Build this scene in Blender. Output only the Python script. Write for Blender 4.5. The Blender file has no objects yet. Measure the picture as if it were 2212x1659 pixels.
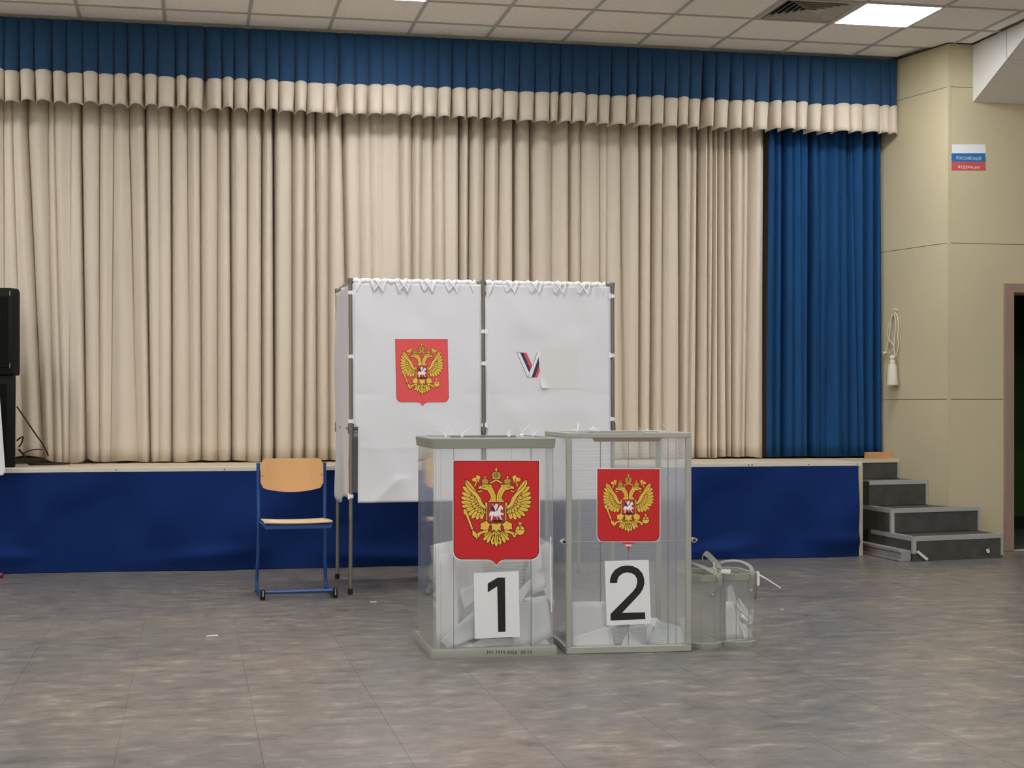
import bpy, bmesh, math, random
from mathutils import Vector, Matrix

# ------------------------------------------------------------------ camera, world, exposure
scene = bpy.context.scene
COL = scene.collection
F_PX, CX0, HORIZON, EYE = 3350.0, 1106.0, 876.0, 1.16
TH = math.atan(694.0 / F_PX)
CT, ST = math.cos(TH), math.sin(TH)
cam_data = bpy.data.cameras.new('camera')
cam_data.sensor_width = 36.0
cam_data.lens = F_PX / 2212.0 * 36.0
cam_data.shift_y = (HORIZON - 829.5) / 2212.0
cam_data.clip_start = 0.05
cam = bpy.data.objects.new('camera', cam_data)
cam.location = (0, 0, EYE)
cam.rotation_euler = (math.pi / 2, 0, -TH)
COL.objects.link(cam)
scene.camera = cam

world = bpy.data.worlds.new('world')
scene.world = world
world.use_nodes = True
world.node_tree.nodes['Background'].inputs[0].default_value = (0.9, 0.95, 1.0, 1)
world.node_tree.nodes['Background'].inputs[1].default_value = 0.02
scene.view_settings.view_transform = 'Standard'
scene.view_settings.look = 'None'
scene.view_settings.gamma = 1.0
scene.view_settings.use_curve_mapping = False
scene.view_settings.exposure = 0.0
scene.cycles.transparent_max_bounces = 32
LAMP = 38.0                      # radiance of the ceiling LED panels

random.seed(7)
R = random.Random(11)

# ------------------------------------------------------------------ pixel -> direction -> point on a known plane
def ray(px, py):
    cx = (px - CX0) / F_PX
    return Vector((cx * CT + ST, CT - cx * ST, (HORIZON - py) / F_PX))
def at_y(px, py, Y):             # point on the vertical plane y = Y
    d = ray(px, py)
    return Vector((0, 0, EYE)) + d * (Y / d.y)
def x_at(px, Y):
    d = ray(px, HORIZON)
    return d.x / d.y * Y
def on_plane(px, py, p, n):
    d = ray(px, py); o = Vector((0, 0, EYE))
    return o + d * ((p - o).dot(n) / d.dot(n))

# ------------------------------------------------------------------ materials
def srgb(r, g, b):
    def f(c):
        c /= 255.0
        return c / 12.92 if c <= 0.04045 else ((c + 0.055) / 1.055) ** 2.4
    return (f(r), f(g), f(b), 1.0)

MATS = {}
def mat(name, col, rough=0.6, metal=0.0, spec=0.5, noise=None, bump=None, emis=None, sheen=0.0):
    """noise=(scale xyz, amount) varies the colour; bump=(scale xyz, strength, distance)"""
    m = bpy.data.materials.new(name); m.use_nodes = True
    nt = m.node_tree; b = nt.nodes['Principled BSDF']
    b.inputs['Base Color'].default_value = col
    b.inputs['Roughness'].default_value = rough
    b.inputs['Metallic'].default_value = metal
    b.inputs['Specular IOR Level'].default_value = spec
    if sheen: b.inputs['Sheen Weight'].default_value = sheen
    if emis:
        b.inputs['Emission Color'].default_value = (emis[0], emis[1], emis[2], 1)
        b.inputs['Emission Strength'].default_value = emis[3]
    tc = nt.nodes.new('ShaderNodeTexCoord')
    def ntex(scale, detail=4):
        mp = nt.nodes.new('ShaderNodeMapping'); mp.inputs['Scale'].default_value = scale
        nz = nt.nodes.new('ShaderNodeTexNoise'); nz.inputs['Scale'].default_value = 1.0
        nz.inputs['Detail'].default_value = detail
        nt.links.new(tc.outputs['Object'], mp.inputs['Vector'])
        nt.links.new(mp.outputs[0], nz.inputs['Vector'])
        return nz
    if noise:
        nz = ntex(noise[0])
        rp = nt.nodes.new('ShaderNodeValToRGB')
        a = noise[1]
        rp.color_ramp.elements[0].position = 0.3; rp.color_ramp.elements[1].position = 0.7
        rp.color_ramp.elements[0].color = (col[0]*(1-a), col[1]*(1-a), col[2]*(1-a), 1)
        rp.color_ramp.elements[1].color = (min(col[0]*(1+a),1), min(col[1]*(1+a),1), min(col[2]*(1+a),1), 1)
        nt.links.new(nz.outputs['Fac'], rp.inputs['Fac'])
        nt.links.new(rp.outputs['Color'], b.inputs['Base Color'])
    if bump:
        nz = ntex(bump[0])
        bp = nt.nodes.new('ShaderNodeBump'); bp.inputs['Strength'].default_value = bump[1]
        bp.inputs['Distance'].default_value = bump[2]
        nt.links.new(nz.outputs['Fac'], bp.inputs['Height'])
        nt.links.new(bp.outputs[0], b.inputs['Normal'])
    MATS[name] = m
    return m

def clear_plastic(name, tint, haze, gloss_rough=0.06, ribs=None):
    """thin clear sheet: see-through, a little milky, with a Fresnel reflection"""
    m = bpy.data.materials.new(name); m.use_nodes = True
    nt = m.node_tree; nt.nodes.clear()
    out = nt.nodes.new('ShaderNodeOutputMaterial')
    tr = nt.nodes.new('ShaderNodeBsdfTransparent'); tr.inputs[0].default_value = tint
    df = nt.nodes.new('ShaderNodeBsdfDiffuse'); df.inputs[0].default_value = (0.88, 0.89, 0.9, 1)
    tl = nt.nodes.new('ShaderNodeBsdfTranslucent'); tl.inputs[0].default_value = (0.9, 0.9, 0.9, 1)
    mh = nt.nodes.new('ShaderNodeMixShader'); mh.inputs[0].default_value = 0.5
    nt.links.new(df.outputs[0], mh.inputs[1]); nt.links.new(tl.outputs[0], mh.inputs[2])
    mx = nt.nodes.new('ShaderNodeMixShader'); mx.inputs[0].default_value = haze
    nt.links.new(tr.outputs[0], mx.inputs[1]); nt.links.new(mh.outputs[0], mx.inputs[2])
    if ribs:
        tc = nt.nodes.new('ShaderNodeTexCoord')
        wv = nt.nodes.new('ShaderNodeTexWave'); wv.bands_direction = 'Z'
        wv.inputs['Scale'].default_value = ribs[0]; wv.inputs['Distortion'].default_value = 0.0
        nt.links.new(tc.outputs['Object'], wv.inputs['Vector'])
        mr = nt.nodes.new('ShaderNodeMapRange')
        mr.inputs['To Min'].default_value = haze - ribs[1]; mr.inputs['To Max'].default_value = haze + ribs[1]
        nt.links.new(wv.outputs['Fac'], mr.inputs['Value'])
        nt.links.new(mr.outputs[0], mx.inputs[0])
    gl = nt.nodes.new('ShaderNodeBsdfGlossy'); gl.inputs['Roughness'].default_value = gloss_rough
    gl.inputs[0].default_value = (0.9, 0.9, 0.9, 1)
    lw = nt.nodes.new('ShaderNodeLayerWeight'); lw.inputs[0].default_value = 0.5      # Schlick reflection, same from both sides
    pw = nt.nodes.new('ShaderNodeMath'); pw.operation = 'POWER'; pw.inputs[1].default_value = 5.0
    ma = nt.nodes.new('ShaderNodeMath'); ma.operation = 'MULTIPLY_ADD'; ma.inputs[1].default_value = 0.9; ma.inputs[2].default_value = 0.04
    nt.links.new(lw.outputs['Facing'], pw.inputs[0]); nt.links.new(pw.outputs[0], ma.inputs[0])
    m2 = nt.nodes.new('ShaderNodeMixShader')
    nt.links.new(ma.outputs[0], m2.inputs[0])
    nt.links.new(mx.outputs[0], m2.inputs[1]); nt.links.new(gl.outputs[0], m2.inputs[2])
    nt.links.new(m2.outputs[0], out.inputs[0])
    MATS[name] = m
    return m

def floor_material():
    m = bpy.data.materials.new('streaked_vinyl'); m.use_nodes = True
    nt = m.node_tree; b = nt.nodes['Principled BSDF']
    tc = nt.nodes.new('ShaderNodeTexCoord')
    def nz(scale, detail, rough=0.6):
        mp = nt.nodes.new('ShaderNodeMapping'); mp.inputs['Scale'].default_value = scale
        n = nt.nodes.new('ShaderNodeTexNoise'); n.inputs['Scale'].default_value = 1
        n.inputs['Detail'].default_value = detail; n.inputs['Roughness'].default_value = rough
        nt.links.new(tc.outputs['Object'], mp.inputs[0]); nt.links.new(mp.outputs[0], n.inputs['Vector'])
        return n
    n1 = nz((6.5, 10.5, 1), 7, 0.66)
    n3 = nz((17.0, 34.0, 1), 4, 0.62)
    n2 = nz((0.8, 1.1, 1), 3, 0.6)
    r1 = nt.nodes.new('ShaderNodeValToRGB')
    e = r1.color_ramp.elements
    e[0].position = 0.30; e[0].color = srgb(84, 81, 80)
    e[1].position = 0.72; e[1].color = srgb(168, 160, 149)
    k = e.new(0.44); k.color = srgb(114, 109, 104)
    k = e.new(0.56); k.color = srgb(126, 120, 113)
    r3 = nt.nodes.new('ShaderNodeValToRGB')
    e = r3.color_ramp.elements
    e[0].position = 0.33; e[0].color = (0.84, 0.84, 0.85, 1)
    e[1].position = 0.70; e[1].color = (1.16, 1.15, 1.13, 1)
    r2 = nt.nodes.new('ShaderNodeValToRGB')
    e = r2.color_ramp.elements
    e[0].position = 0.36; e[0].color = (0.80, 0.82, 0.86, 1)
    e[1].position = 0.66; e[1].color = (1.10, 1.05, 0.98, 1)
    m3 = nt.nodes.new('ShaderNodeMix'); m3.data_type = 'RGBA'; m3.blend_type = 'MULTIPLY'; m3.inputs['Factor'].default_value = 1.0
    nt.links.new(n3.outputs['Fac'], r3.inputs[0])
    nt.links.new(n1.outputs['Fac'], r1.inputs[0]); nt.links.new(n2.outputs['Fac'], r2.inputs[0])
    mx = nt.nodes.new('ShaderNodeMix'); mx.data_type = 'RGBA'; mx.blend_type = 'MULTIPLY'
    mx.inputs['Factor'].default_value = 1.0
    nt.links.new(r1.outputs[0], m3.inputs['A']); nt.links.new(r3.outputs[0], m3.inputs['B']); nt.links.new(m3.outputs['Result'], mx.inputs['A']); nt.links.new(r2.outputs[0], mx.inputs['B'])
    nt.links.new(mx.outputs['Result'], b.inputs['Base Color'])
    b.inputs['Roughness'].default_value = 0.33
    b.inputs['Specular IOR Level'].default_value = 0.5
    bp = nt.nodes.new('ShaderNodeBump'); bp.inputs['Strength'].default_value = 0.04; bp.inputs['Distance'].default_value = 0.001
    nt.links.new(n1.outputs['Fac'], bp.inputs['Height']); nt.links.new(bp.outputs[0], b.inputs['Normal'])
    MATS['streaked_vinyl'] = m
    return m

def printed_paper():
    m = bpy.data.materials.new('printed_paper'); m.use_nodes = True
    nt = m.node_tree; b = nt.nodes['Principled BSDF']
    b.inputs['Roughness'].default_value = 0.7
    tc = nt.nodes.new('ShaderNodeTexCoord')
    br = nt.nodes.new('ShaderNodeTexBrick')
    br.inputs['Scale'].default_value = 1.0
    br.inputs['Brick Width'].default_value = 0.07; br.inputs['Row Height'].default_value = 0.011
    br.inputs['Mortar Size'].default_value = 0.0036
    br.inputs['Color1'].default_value = srgb(170, 180, 180); br.inputs['Color2'].default_value = srgb(205, 212, 208)
    br.inputs['Mortar'].default_value = srgb(222, 226, 222)
    nt.links.new(tc.outputs['UV'], br.inputs['Vector'])
    nt.links.new(br.outputs['Color'], b.inputs['Base Color'])
    MATS['printed_paper'] = m
    return m

mat('wall_paint', srgb(196, 184, 152), 0.75, noise=((1.5, 1.5, 1.5), 0.03), bump=((60, 60, 60), 0.05, 0.002))
mat('plain_wall', srgb(238, 232, 218), 0.8)
mat('joint_dark', srgb(96, 86, 62), 0.9)  # dark backing that shows in the joints between wall boards
mat('white_panel', srgb(222, 220, 214), 0.7)
mat('soffit_tile', srgb(236, 231, 224), 0.9, noise=((25, 25, 25), 0.03))
mat('ceiling_tile', srgb(250, 246, 240), 0.95, noise=((40, 40, 40), 0.05), bump=((120, 120, 120), 0.2, 0.002))
mat('grid_bar', srgb(186, 184, 178), 0.5)
mat('lamp_diffuser', (1, 1, 1, 1), 0.5, emis=(0.965, 0.985, 1.0, LAMP))
mat('lamp_frame', srgb(215, 213, 208), 0.5)
mat('vent_white', srgb(190, 184, 174), 0.5)
mat('vent_dark', srgb(28, 28, 26), 0.9)
mat('valance_blue', srgb(22, 66, 104), 0.85, noise=((60, 60, 60), 0.06), sheen=0.15)
mat('curtain_blue', srgb(26, 70, 116), 0.9, spec=0.2, noise=((14, 14, 2.0), 0.12))
mat('curtain_beige', srgb(219, 206, 188), 0.85, noise=((3, 3, 1), 0.03), sheen=0.1)
mat('skirt_blue', srgb(13, 42, 100), 0.9, spec=0.2, noise=((30, 30, 30), 0.05))
mat('stage_wood', srgb(206, 188, 160), 0.6, noise=((1, 20, 20), 0.06))
mat('edge_trim', srgb(214, 210, 200), 0.5)
mat('cream_trim', srgb(200, 186, 158), 0.6)
mat('masking_brown', srgb(124, 104, 86), 0.9)
mat('back_wall', srgb(110, 92, 74), 0.9)
mat('step_dark', srgb(74, 71, 69), 0.6, noise=((9, 9, 9), 0.22))
mat('nosing', srgb(176, 178, 174), 0.45, metal=0.15)
mat('nosing_cream', srgb(208, 198, 176), 0.5)
mat('duct_grey', srgb(150, 146, 146), 0.5)
mat('tape_white', srgb(226, 226, 222), 0.6)
mat('orange_wood', srgb(205, 148, 98), 0.55, noise=((3, 40, 40), 0.12))
mat('door_frame', srgb(150, 124, 112), 0.55, noise=((30, 30, 4), 0.06))
mat('corridor_green', srgb(52, 92, 34), 0.5)
mat('corridor_dark', srgb(34, 34, 28), 0.6)
mat('corridor_floor', srgb(88, 88, 74), 0.5)
mat('threshold', srgb(206, 206, 200), 0.4)
mat('black_plastic', srgb(7, 8, 8), 0.6, spec=0.25)
mat('black_grille', srgb(7, 8, 8), 0.8, spec=0.2)
mat('cable_black', srgb(22, 20, 19), 0.6)
mat('board_white', srgb(232, 234, 238), 0.4)
mat('red_plastic', srgb(120, 26, 26), 0.5)
mat('steel_tube', srgb(150, 144, 132), 0.28, metal=0.85)
mat('joint_steel', srgb(128, 124, 118), 0.4, metal=0.6)
mat('rubber', srgb(22, 22, 22), 0.8)
mat('booth_cloth', srgb(226, 225, 229), 0.8, bump=((6, 6, 6), 0.25, 0.01))
mat('tie_white', srgb(242, 242, 244), 0.8)
mat('shelf_board', srgb(206, 204, 200), 0.6)
mat('plywood', srgb(222, 172, 116), 0.42, noise=((5, 5, 0.8), 0.08))
mat('plywood_edge', srgb(226, 190, 150), 0.6)
mat('chair_blue', srgb(26, 76, 142), 0.35, spec=0.6)
mat('rivet', srgb(205, 196, 180), 0.35, metal=0.7)
mat('grey_plastic', srgb(152, 150, 141), 0.55)
mat('grey_plastic_green', srgb(146, 148, 137), 0.55)
mat('alu_frame', srgb(170, 169, 160), 0.5, metal=0.1)
mat('lock_grey', srgb(190, 190, 184), 0.4, metal=0.3)
mat('dark_line', srgb(66, 64, 62), 0.7)
mat('brown_flap', srgb(128, 112, 98), 0.5)
mat('paper', srgb(236, 236, 236), 0.75)
mat('paper_cool', srgb(222, 225, 226), 0.75)
mat('black_print', srgb(22, 22, 22), 0.6)
mat('ink', srgb(38, 38, 40), 0.8)
mat('crest_white', srgb(240, 238, 236), 0.5)
mat('crest_red', srgb(206, 28, 34), 0.5)
mat('crest_red_pale', srgb(232, 84, 86), 0.7)
mat('crest_dark', srgb(44, 12, 12), 0.6)
mat('crest_gold', srgb(240, 196, 74), 0.5)
mat('crest_gold_dark', srgb(188, 154, 52), 0.5)
mat('crest_navy', srgb(38, 42, 96), 0.5)
mat('crest_inner_red', srgb(186, 46, 50), 0.5)
mat('logo_navy', srgb(44, 48, 92), 0.6)
mat('logo_red', srgb(222, 80, 82), 0.6)
mat('patch_paper', srgb(225, 223, 222), 0.8)
mat('tie_nylon', srgb(236, 236, 232), 0.45)
mat('strap_grey', srgb(140, 138, 129), 0.8)
mat('cord_cream', srgb(216, 208, 192), 0.8)
mat('flag_white', srgb(232, 234, 236), 0.5)
mat('flag_blue', srgb(40, 108, 176), 0.5)
mat('flag_red', srgb(200, 84, 84), 0.5)
clear_plastic('clear_acrylic', (0.985, 0.988, 0.992, 1), 0.095)
clear_plastic('ribbed_sheet', (0.975, 0.976, 0.978, 1), 0.17, 0.15, ribs=(52.0, 0.12))
clear_plastic('clear_small', (0.98, 0.982, 0.982, 1), 0.05)
def thin_paper(names):
    for k in names:                      # paper lets some light through
        nt = MATS[k].node_tree; b = nt.nodes['Principled BSDF']; out = nt.nodes['Material Output']
        tl = nt.nodes.new('ShaderNodeBsdfTranslucent'); tl.inputs[0].default_value = (0.9, 0.9, 0.9, 1)
        mx = nt.nodes.new('ShaderNodeMixShader'); mx.inputs[0].default_value = 0.35
        nt.links.new(b.outputs[0], mx.inputs[1]); nt.links.new(tl.outputs[0], mx.inputs[2]); nt.links.new(mx.outputs[0], out.inputs[0])
mat('ballot_white', srgb(250, 249, 248), 0.75)
mat('ballot_cool', srgb(240, 241, 241), 0.75)
floor_material()
printed_paper()
thin_paper(['ballot_white', 'ballot_cool', 'printed_paper'])

# ------------------------------------------------------------------ mesh helpers
class MB:
    def __init__(s):
        s.v = []; s.f = []; s.m = []; s.uv = {}
    def add(s, vs, fs, m=0):
        o = len(s.v)
        s.v += [Vector(p) for p in vs]
        for f in fs:
            s.f.append([i + o for i in f]); s.m.append(m)
        return o
    def box(s, x0, x1, y0, y1, z0, z1, m=0):
        s.add([(x0,y0,z0),(x1,y0,z0),(x1,y1,z0),(x0,y1,z0),(x0,y0,z1),(x1,y0,z1),(x1,y1,z1),(x0,y1,z1)],
              [(0,3,2,1),(4,5,6,7),(0,1,5,4),(1,2,6,5),(2,3,7,6),(3,0,4,7)], m)
        return s
    def prism(s, poly, vec, m=0):
        n = len(poly); vec = Vector(vec)
        vs = [Vector(p) for p in poly] + [Vector(p) + vec for p in poly]
        fs = [list(range(n))[::-1], list(range(n, 2*n))] + [(i, (i+1) % n, n+(i+1) % n, n+i) for i in range(n)]
        s.add(vs, fs, m)
        return s
    def poly(s, pts, m=0):
        s.add(pts, [list(range(len(pts)))], m)
        return s
    def tube(s, pts, r, n=8, m=0, cap=True):
        pts = [Vector(p) for p in pts]
        rs = r if isinstance(r, (list, tuple)) else [r] * len(pts)
        up = None; rings = []
        for i, p in enumerate(pts):
            a = pts[max(i-1, 0)]; b = pts[min(i+1, len(pts)-1)]
            t = (b - a).normalized()
            if up is None:
                up = Vector((0, 0, 1)) if abs(t.z) < 0.9 else Vector((1, 0, 0))
            u = (up - t * up.dot(t))
            if u.length < 1e-5: u = t.orthogonal()
            u.normalize(); up = u
            w = t.cross(u)
            rings.append([p + (u * math.cos(k*2*math.pi/n) + w * math.sin(k*2*math.pi/n)) * rs[i] for k in range(n)])
        vs = [q for rg in rings for q in rg]
        fs = []
        for i in range(len(pts)-1):
            for k in range(n):
                a = i*n+k; b = i*n+(k+1) % n
                fs.append((a, b, b+n, a+n))
        if cap:
            fs.append(list(range(n))[::-1]); fs.append([(len(pts)-1)*n+k for k in range(n)])
        s.add(vs, fs, m)
        return s
    def band(s, pts, width_dirs, w, t=0.002, m=0):
        """flat strap along pts, width along width_dirs"""
        pts = [Vector(p) for p in pts]; vs = []; fs = []
        for i, p in enumerate(pts):
            wd = Vector(width_dirs[i] if isinstance(width_dirs, list) else width_dirs).normalized()
            tt = (pts[min(i+1, len(pts)-1)] - pts[max(i-1, 0)]).normalized()
            nn = tt.cross(wd).normalized()
            for a, b in ((-1,-1),(1,-1),(1,1),(-1,1)):
                vs.append(p + wd*(a*w/2) + nn*(b*t/2))
        for i in range(len(pts)-1):
            for k in range(4):
                a = i*4+k; b = i*4+(k+1) % 4
                fs.append((a, b, b+4, a+4))
        fs.append((3,2,1,0)); k = (len(pts)-1)*4; fs.append((k,k+1,k+2,k+3))
        s.add(vs, fs, m)
        return s
    def lathe(s, prof, origin=(0,0,0), n=16, m=0):
        o = Vector(origin); vs = []; fs = []
        for (r, z) in prof:
            for k in range(n):
                a = 2*math.pi*k/n
                vs.append(o + Vector((r*math.cos(a), r*math.sin(a), z)))
        for i in range(len(prof)-1):
            for k in range(n):
                a = i*n+k; b = i*n+(k+1) % n
                fs.append((a, b, b+n, a+n))
        fs.append(list(range(n))[::-1]); fs.append([(len(prof)-1)*n+k for k in range(n)])
        s.add(vs, fs, m)
        return s
    def grid(s, fn, nu, nv, m=0, uvscale=None):
        vs = [fn(i/nu, j/nv) for j in range(nv+1) for i in range(nu+1)]
        fs = [(j*(nu+1)+i, j*(nu+1)+i+1, (j+1)*(nu+1)+i+1, (j+1)*(nu+1)+i) for j in range(nv) for i in range(nu)]
        o = s.add(vs, fs, m)
        if uvscale:
            for j in range(nv+1):
                for i in range(nu+1):
                    s.uv[o + j*(nu+1)+i] = (i/nu*uvscale[0], j/nv*uvscale[1])
        return s
    def stroke(s, pts, w, M, layer, m=0, closed=False):
        """flat ribbon drawn in a 2-D plane that M(u, v, layer) maps into 3-D"""
        P = [Vector((a, b)) for a, b in pts]
        if closed: P = P + [P[0], P[1]]
        for i in range(len(P)-1):
            d = P[i+1] - P[i]
            if d.length < 1e-6: continue
            d.normalize(); n = Vector((-d.y, d.x)) * (w/2); e = d * (w*0.35)
            q = [P[i]-e+n, P[i]-e-n, P[i+1]+e-n, P[i+1]+e+n]
            s.poly([M(a.x, a.y, layer) for a in q], m)
        return s

def build(name, mb, mats, parent=None, smooth=None, bevel=0.0, seg=1, label=None, cat=None, group=None, kind=None, loc=None, solid=0.0):
    me = bpy.data.meshes.new(name)
    me.from_pydata([tuple(p) for p in mb.v], [], mb.f)
    if isinstance(mats, str): mats = [mats]
    for k in mats: me.materials.append(MATS[k])
    me.polygons.foreach_set('material_index', mb.m)
    if mb.uv:
        uvl = me.uv_layers.new(name='UVMap')
        for lp in me.loops:
            uvl.data[lp.index].uv = mb.uv.get(lp.vertex_index, (0, 0))
    me.update()
    if bevel:
        bm = bmesh.new(); bm.from_mesh(me)
        bmesh.ops.remove_doubles(bm, verts=bm.verts, dist=1e-6)
        es = [e for e in bm.edges if len(e.link_faces) == 2 and e.calc_face_angle(0) > 0.5]
        bmesh.ops.bevel(bm, geom=es, offset=bevel, segments=seg, affect='EDGES', profile=0.5, clamp_overlap=True)
        bm.to_mesh(me); bm.free()
    if smooth:
        me.polygons.foreach_set('use_smooth', [True]*len(me.polygons))
        me.set_sharp_from_angle(angle=math.radians(smooth))
    o = bpy.data.objects.new(name, me)
    COL.objects.link(o)
    if parent: o.parent = parent
    if loc: o.location = loc
    if solid:
        md = o.modifiers.new('thickness', 'SOLIDIFY'); md.thickness = solid; md.offset = 0
    tag(o, label, cat, group, kind)
    return o

def tag(o, label=None, cat=None, group=None, kind=None):
    if label: o['label'] = label
    if cat: o['category'] = cat
    if group: o['group'] = group
    if kind: o['kind'] = kind
    return o

def thing(name, label, cat, loc=(0,0,0), rotz=0.0, group=None):
    o = bpy.data.objects.new(name, None)
    o.empty_display_size = 0.1
    COL.objects.link(o)
    o.location = loc; o.rotation_euler = (0, 0, rotz)
    return tag(o, label, cat, group)

def inst(name, me, parent, loc=(0,0,0), rot=(0,0,0)):
    o = bpy.data.objects.new(name, me)
    COL.objects.link(o)
    o.parent = parent; o.location = loc; o.rotation_euler = rot
    return o

def smoothpath(pts, n=8):
    """Catmull-Rom through points"""
    P = [Vector(p) for p in pts]; out = []
    for i in range(len(P)-1):
        p0 = P[max(i-1,0)]; p1 = P[i]; p2 = P[i+1]; p3 = P[min(i+2,len(P)-1)]
        for k in range(n):
            t = k/n
            out.append(0.5*((2*p1)+(p2-p0)*t+(2*p0-5*p1+4*p2-p3)*t*t+(3*p1-p0-3*p2+p3)*t**3))
    out.append(P[-1])
    return out

# ================================================================== SETTING
CEIL = 4.02
XL, XR, YB = -5.0, 9.6, -4.0            # hall extents (left wall, right wall, wall behind the camera)
STAGE_Y, STAGE_Z, STAGE_XR = 11.18, 0.722, 5.07
WALL_Y = 11.30                          # wall with the door
CORNER = Vector((5.86, WALL_Y, 0))
ADIR = Vector((-0.225, 0.974, 0)).normalized()   # the splayed wall runs back along this

# ---- floor: strips of sheet vinyl with pale welded seams
mb = MB(); mb.box(XL, XR, YB, 15.2, -0.12, -0.003)
floor = build('floor', mb, 'nosing_cream', kind='structure')
STRIP = 0.474
k0 = int((XL - 0.231)/STRIP) - 1
x = 0.231 + k0*STRIP
i = 0
while x < XR:
    a, b = max(x + 0.0006, XL), min(x + STRIP - 0.0006, XR)
    if b > a:
        m_ = MB(); m_.box(a, b, YB, 15.2, -0.004, 0.0)
        build('floor_strip', m_, 'streaked_vinyl', parent=floor)
    x += STRIP

# ---- outer walls of the hall
mb = MB(); mb.box(XL-0.15, XL, YB, 15.2, 0, CEIL+0.2)
build('wall_left', mb, 'plain_wall', kind='structure')
mb = MB(); mb.box(XR, XR+0.15, YB, WALL_Y, 0, CEIL+0.2)
build('wall_east', mb, 'plain_wall', kind='structure')
mb = MB(); mb.box(XL-0.15, XR+0.15, YB-0.15, YB, 0, CEIL+0.2)
build('wall_front', mb, 'plain_wall', kind='structure')
mb = MB(); mb.box(XL-0.15, 5.6, 13.6, 13.75, 0, CEIL+0.2)
build('wall_back', mb, 'back_wall', kind='structure')

# ---- wall with the door, in large painted boards with thin joints
ROWS = [(0.0, 1.21), (1.21, 2.445), (2.445, 3.68), (3.68, CEIL)]
DX0, DX1, DZ = 6.338, 7.40, 2.133       # outer edges of the door frame
G = 0.0022
mb = MB()
W = WALL_Y
mb.prism([(5.87, W+0.012, 0), (DX0, W+0.012, 0), (DX0, W+0.012, DZ), (DX1, W+0.012, DZ), (DX1, W+0.012, 0), (XR, W+0.012, 0), (XR, W+0.012, CEIL), (5.87, W+0.012, CEIL)], (0, 0.14, 0))
wall_right = build('wall_right', mb, 'joint_dark', kind='structure')
def board(poly):
    m_ = MB(); m_.prism([(a, W, b) for a, b in poly], (0, 0.012, 0))
    build('wall_panel', m_, 'wall_paint', parent=wall_right)
xa = 5.88
board([(xa, 0), (DX0, 0), (DX0, 1.21-G), (xa, 1.21-G)])
board([(xa, 1.21+G), (DX0, 1.21+G), (DX0, DZ), (7.6, DZ), (7.6, 2.445-G), (xa, 2.445-G)])
board([(xa, 2.445+G), (7.6, 2.445+G), (7.6, 3.68-G), (xa, 3.68-G)])
board([(xa, 3.68+G), (7.6, 3.68+G), (7.6, CEIL), (xa, CEIL)])
for z0, z1 in ROWS:
    if z1 <= 2.2: board([(DX1, z0+G), (7.6, z0+G), (7.6, z1-G), (DX1, z1-G)])
    elif z0 < 2.2: board([(DX1, z0+G), (7.6, z0+G), (7.6, DZ-G), (DX1, DZ-G)])
    board([(7.6+2*G, z0+G), (XR, z0+G), (XR, z1-G), (7.6+2*G, z1-G)])

# ---- splayed wall beside the stage
N = Vector((ADIR.y, -ADIR.x, 0))        # away from the hall
mb = MB()
c0 = CORNER + N*0.012; c1 = CORNER + ADIR*2.36 + N*0.012
mb.prism([c0, c1, c1 + N*0.12, c0 + N*0.12], (0, 0, CEIL))
wall_splay = build('wall_splay', mb, 'joint_dark', kind='structure')
for z0, z1 in ROWS:
    a = CORNER + ADIR*0.004; b = CORNER + ADIR*2.36
    m_ = MB()
    m_.prism([a+Vector((0,0,z0+G)), b+Vector((0,0,z0+G)), b+N*0.012+Vector((0,0,z0+G)), a+N*0.012+Vector((0,0,z0+G))], (0, 0, z1-z0-2*G))
    build('wall_panel', m_, 'wall_paint', parent=wall_splay)
mb = MB(); mb.box(5.858, 5.882, W-0.004, W+0.02, 0, CEIL)
build('trim_1', mb, 'wall_paint', kind='structure')

# ---- doorway and the dark green corridor behind it
d1 = tag(bpy.data.objects.new('door_1', None), 'brownish pink door frame around an open doorway', None, None, 'structure'); COL.objects.link(d1)
mb = MB(); mb.box(DX0, DX0+0.085, W-0.02, W+0.15, 0, DZ); mb.box(DX1-0.085, DX1, W-0.02, W+0.15, 0, DZ)
build('door_jamb', mb, 'door_frame', parent=d1, bevel=0.004)
mb = MB(); mb.box(DX0+0.085, DX1-0.085, W-0.02, W+0.15, DZ-0.075, DZ)
build('door_head', mb, 'door_frame', parent=d1, bevel=0.004)
mb = MB(); mb.box(DX0+0.085, DX0+0.097, W+0.06, W+0.1, 0, DZ-0.075); mb.box(DX0+0.085, DX1-0.085, W+0.06, W+0.1, DZ-0.087, DZ-0.075)
build('door_stop', mb, 'door_frame', parent=d1)
mb = MB(); mb.box(DX0+0.085, DX1-0.085, W, W+0.05, 0, 0.008)
build('threshold', mb, 'threshold', parent=d1, bevel=0.002)
mb = MB(); mb.box(5.99, XR, 13.3, 13.42, 0.12, 2.75)
corr = build('wall_corridor', mb, 'corridor_green', kind='structure')
mb = MB(); mb.box(5.99, XR, 13.285, 13.42, 0, 0.12)
build('baseboard_corridor', mb, 'corridor_dark', kind='structure')
mb = MB(); mb.box(5.99, XR, W+0.16, 13.42, 2.75, 2.8)
build('ceiling_corridor', mb, 'corridor_green', kind='structure')
mb = MB(); mb.box(XR-0.02, XR+0.15, W+0.16, 13.42, 0, 2.8)
build('wall_corridor_end', mb, 'corridor_green', kind='structure')

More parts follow.
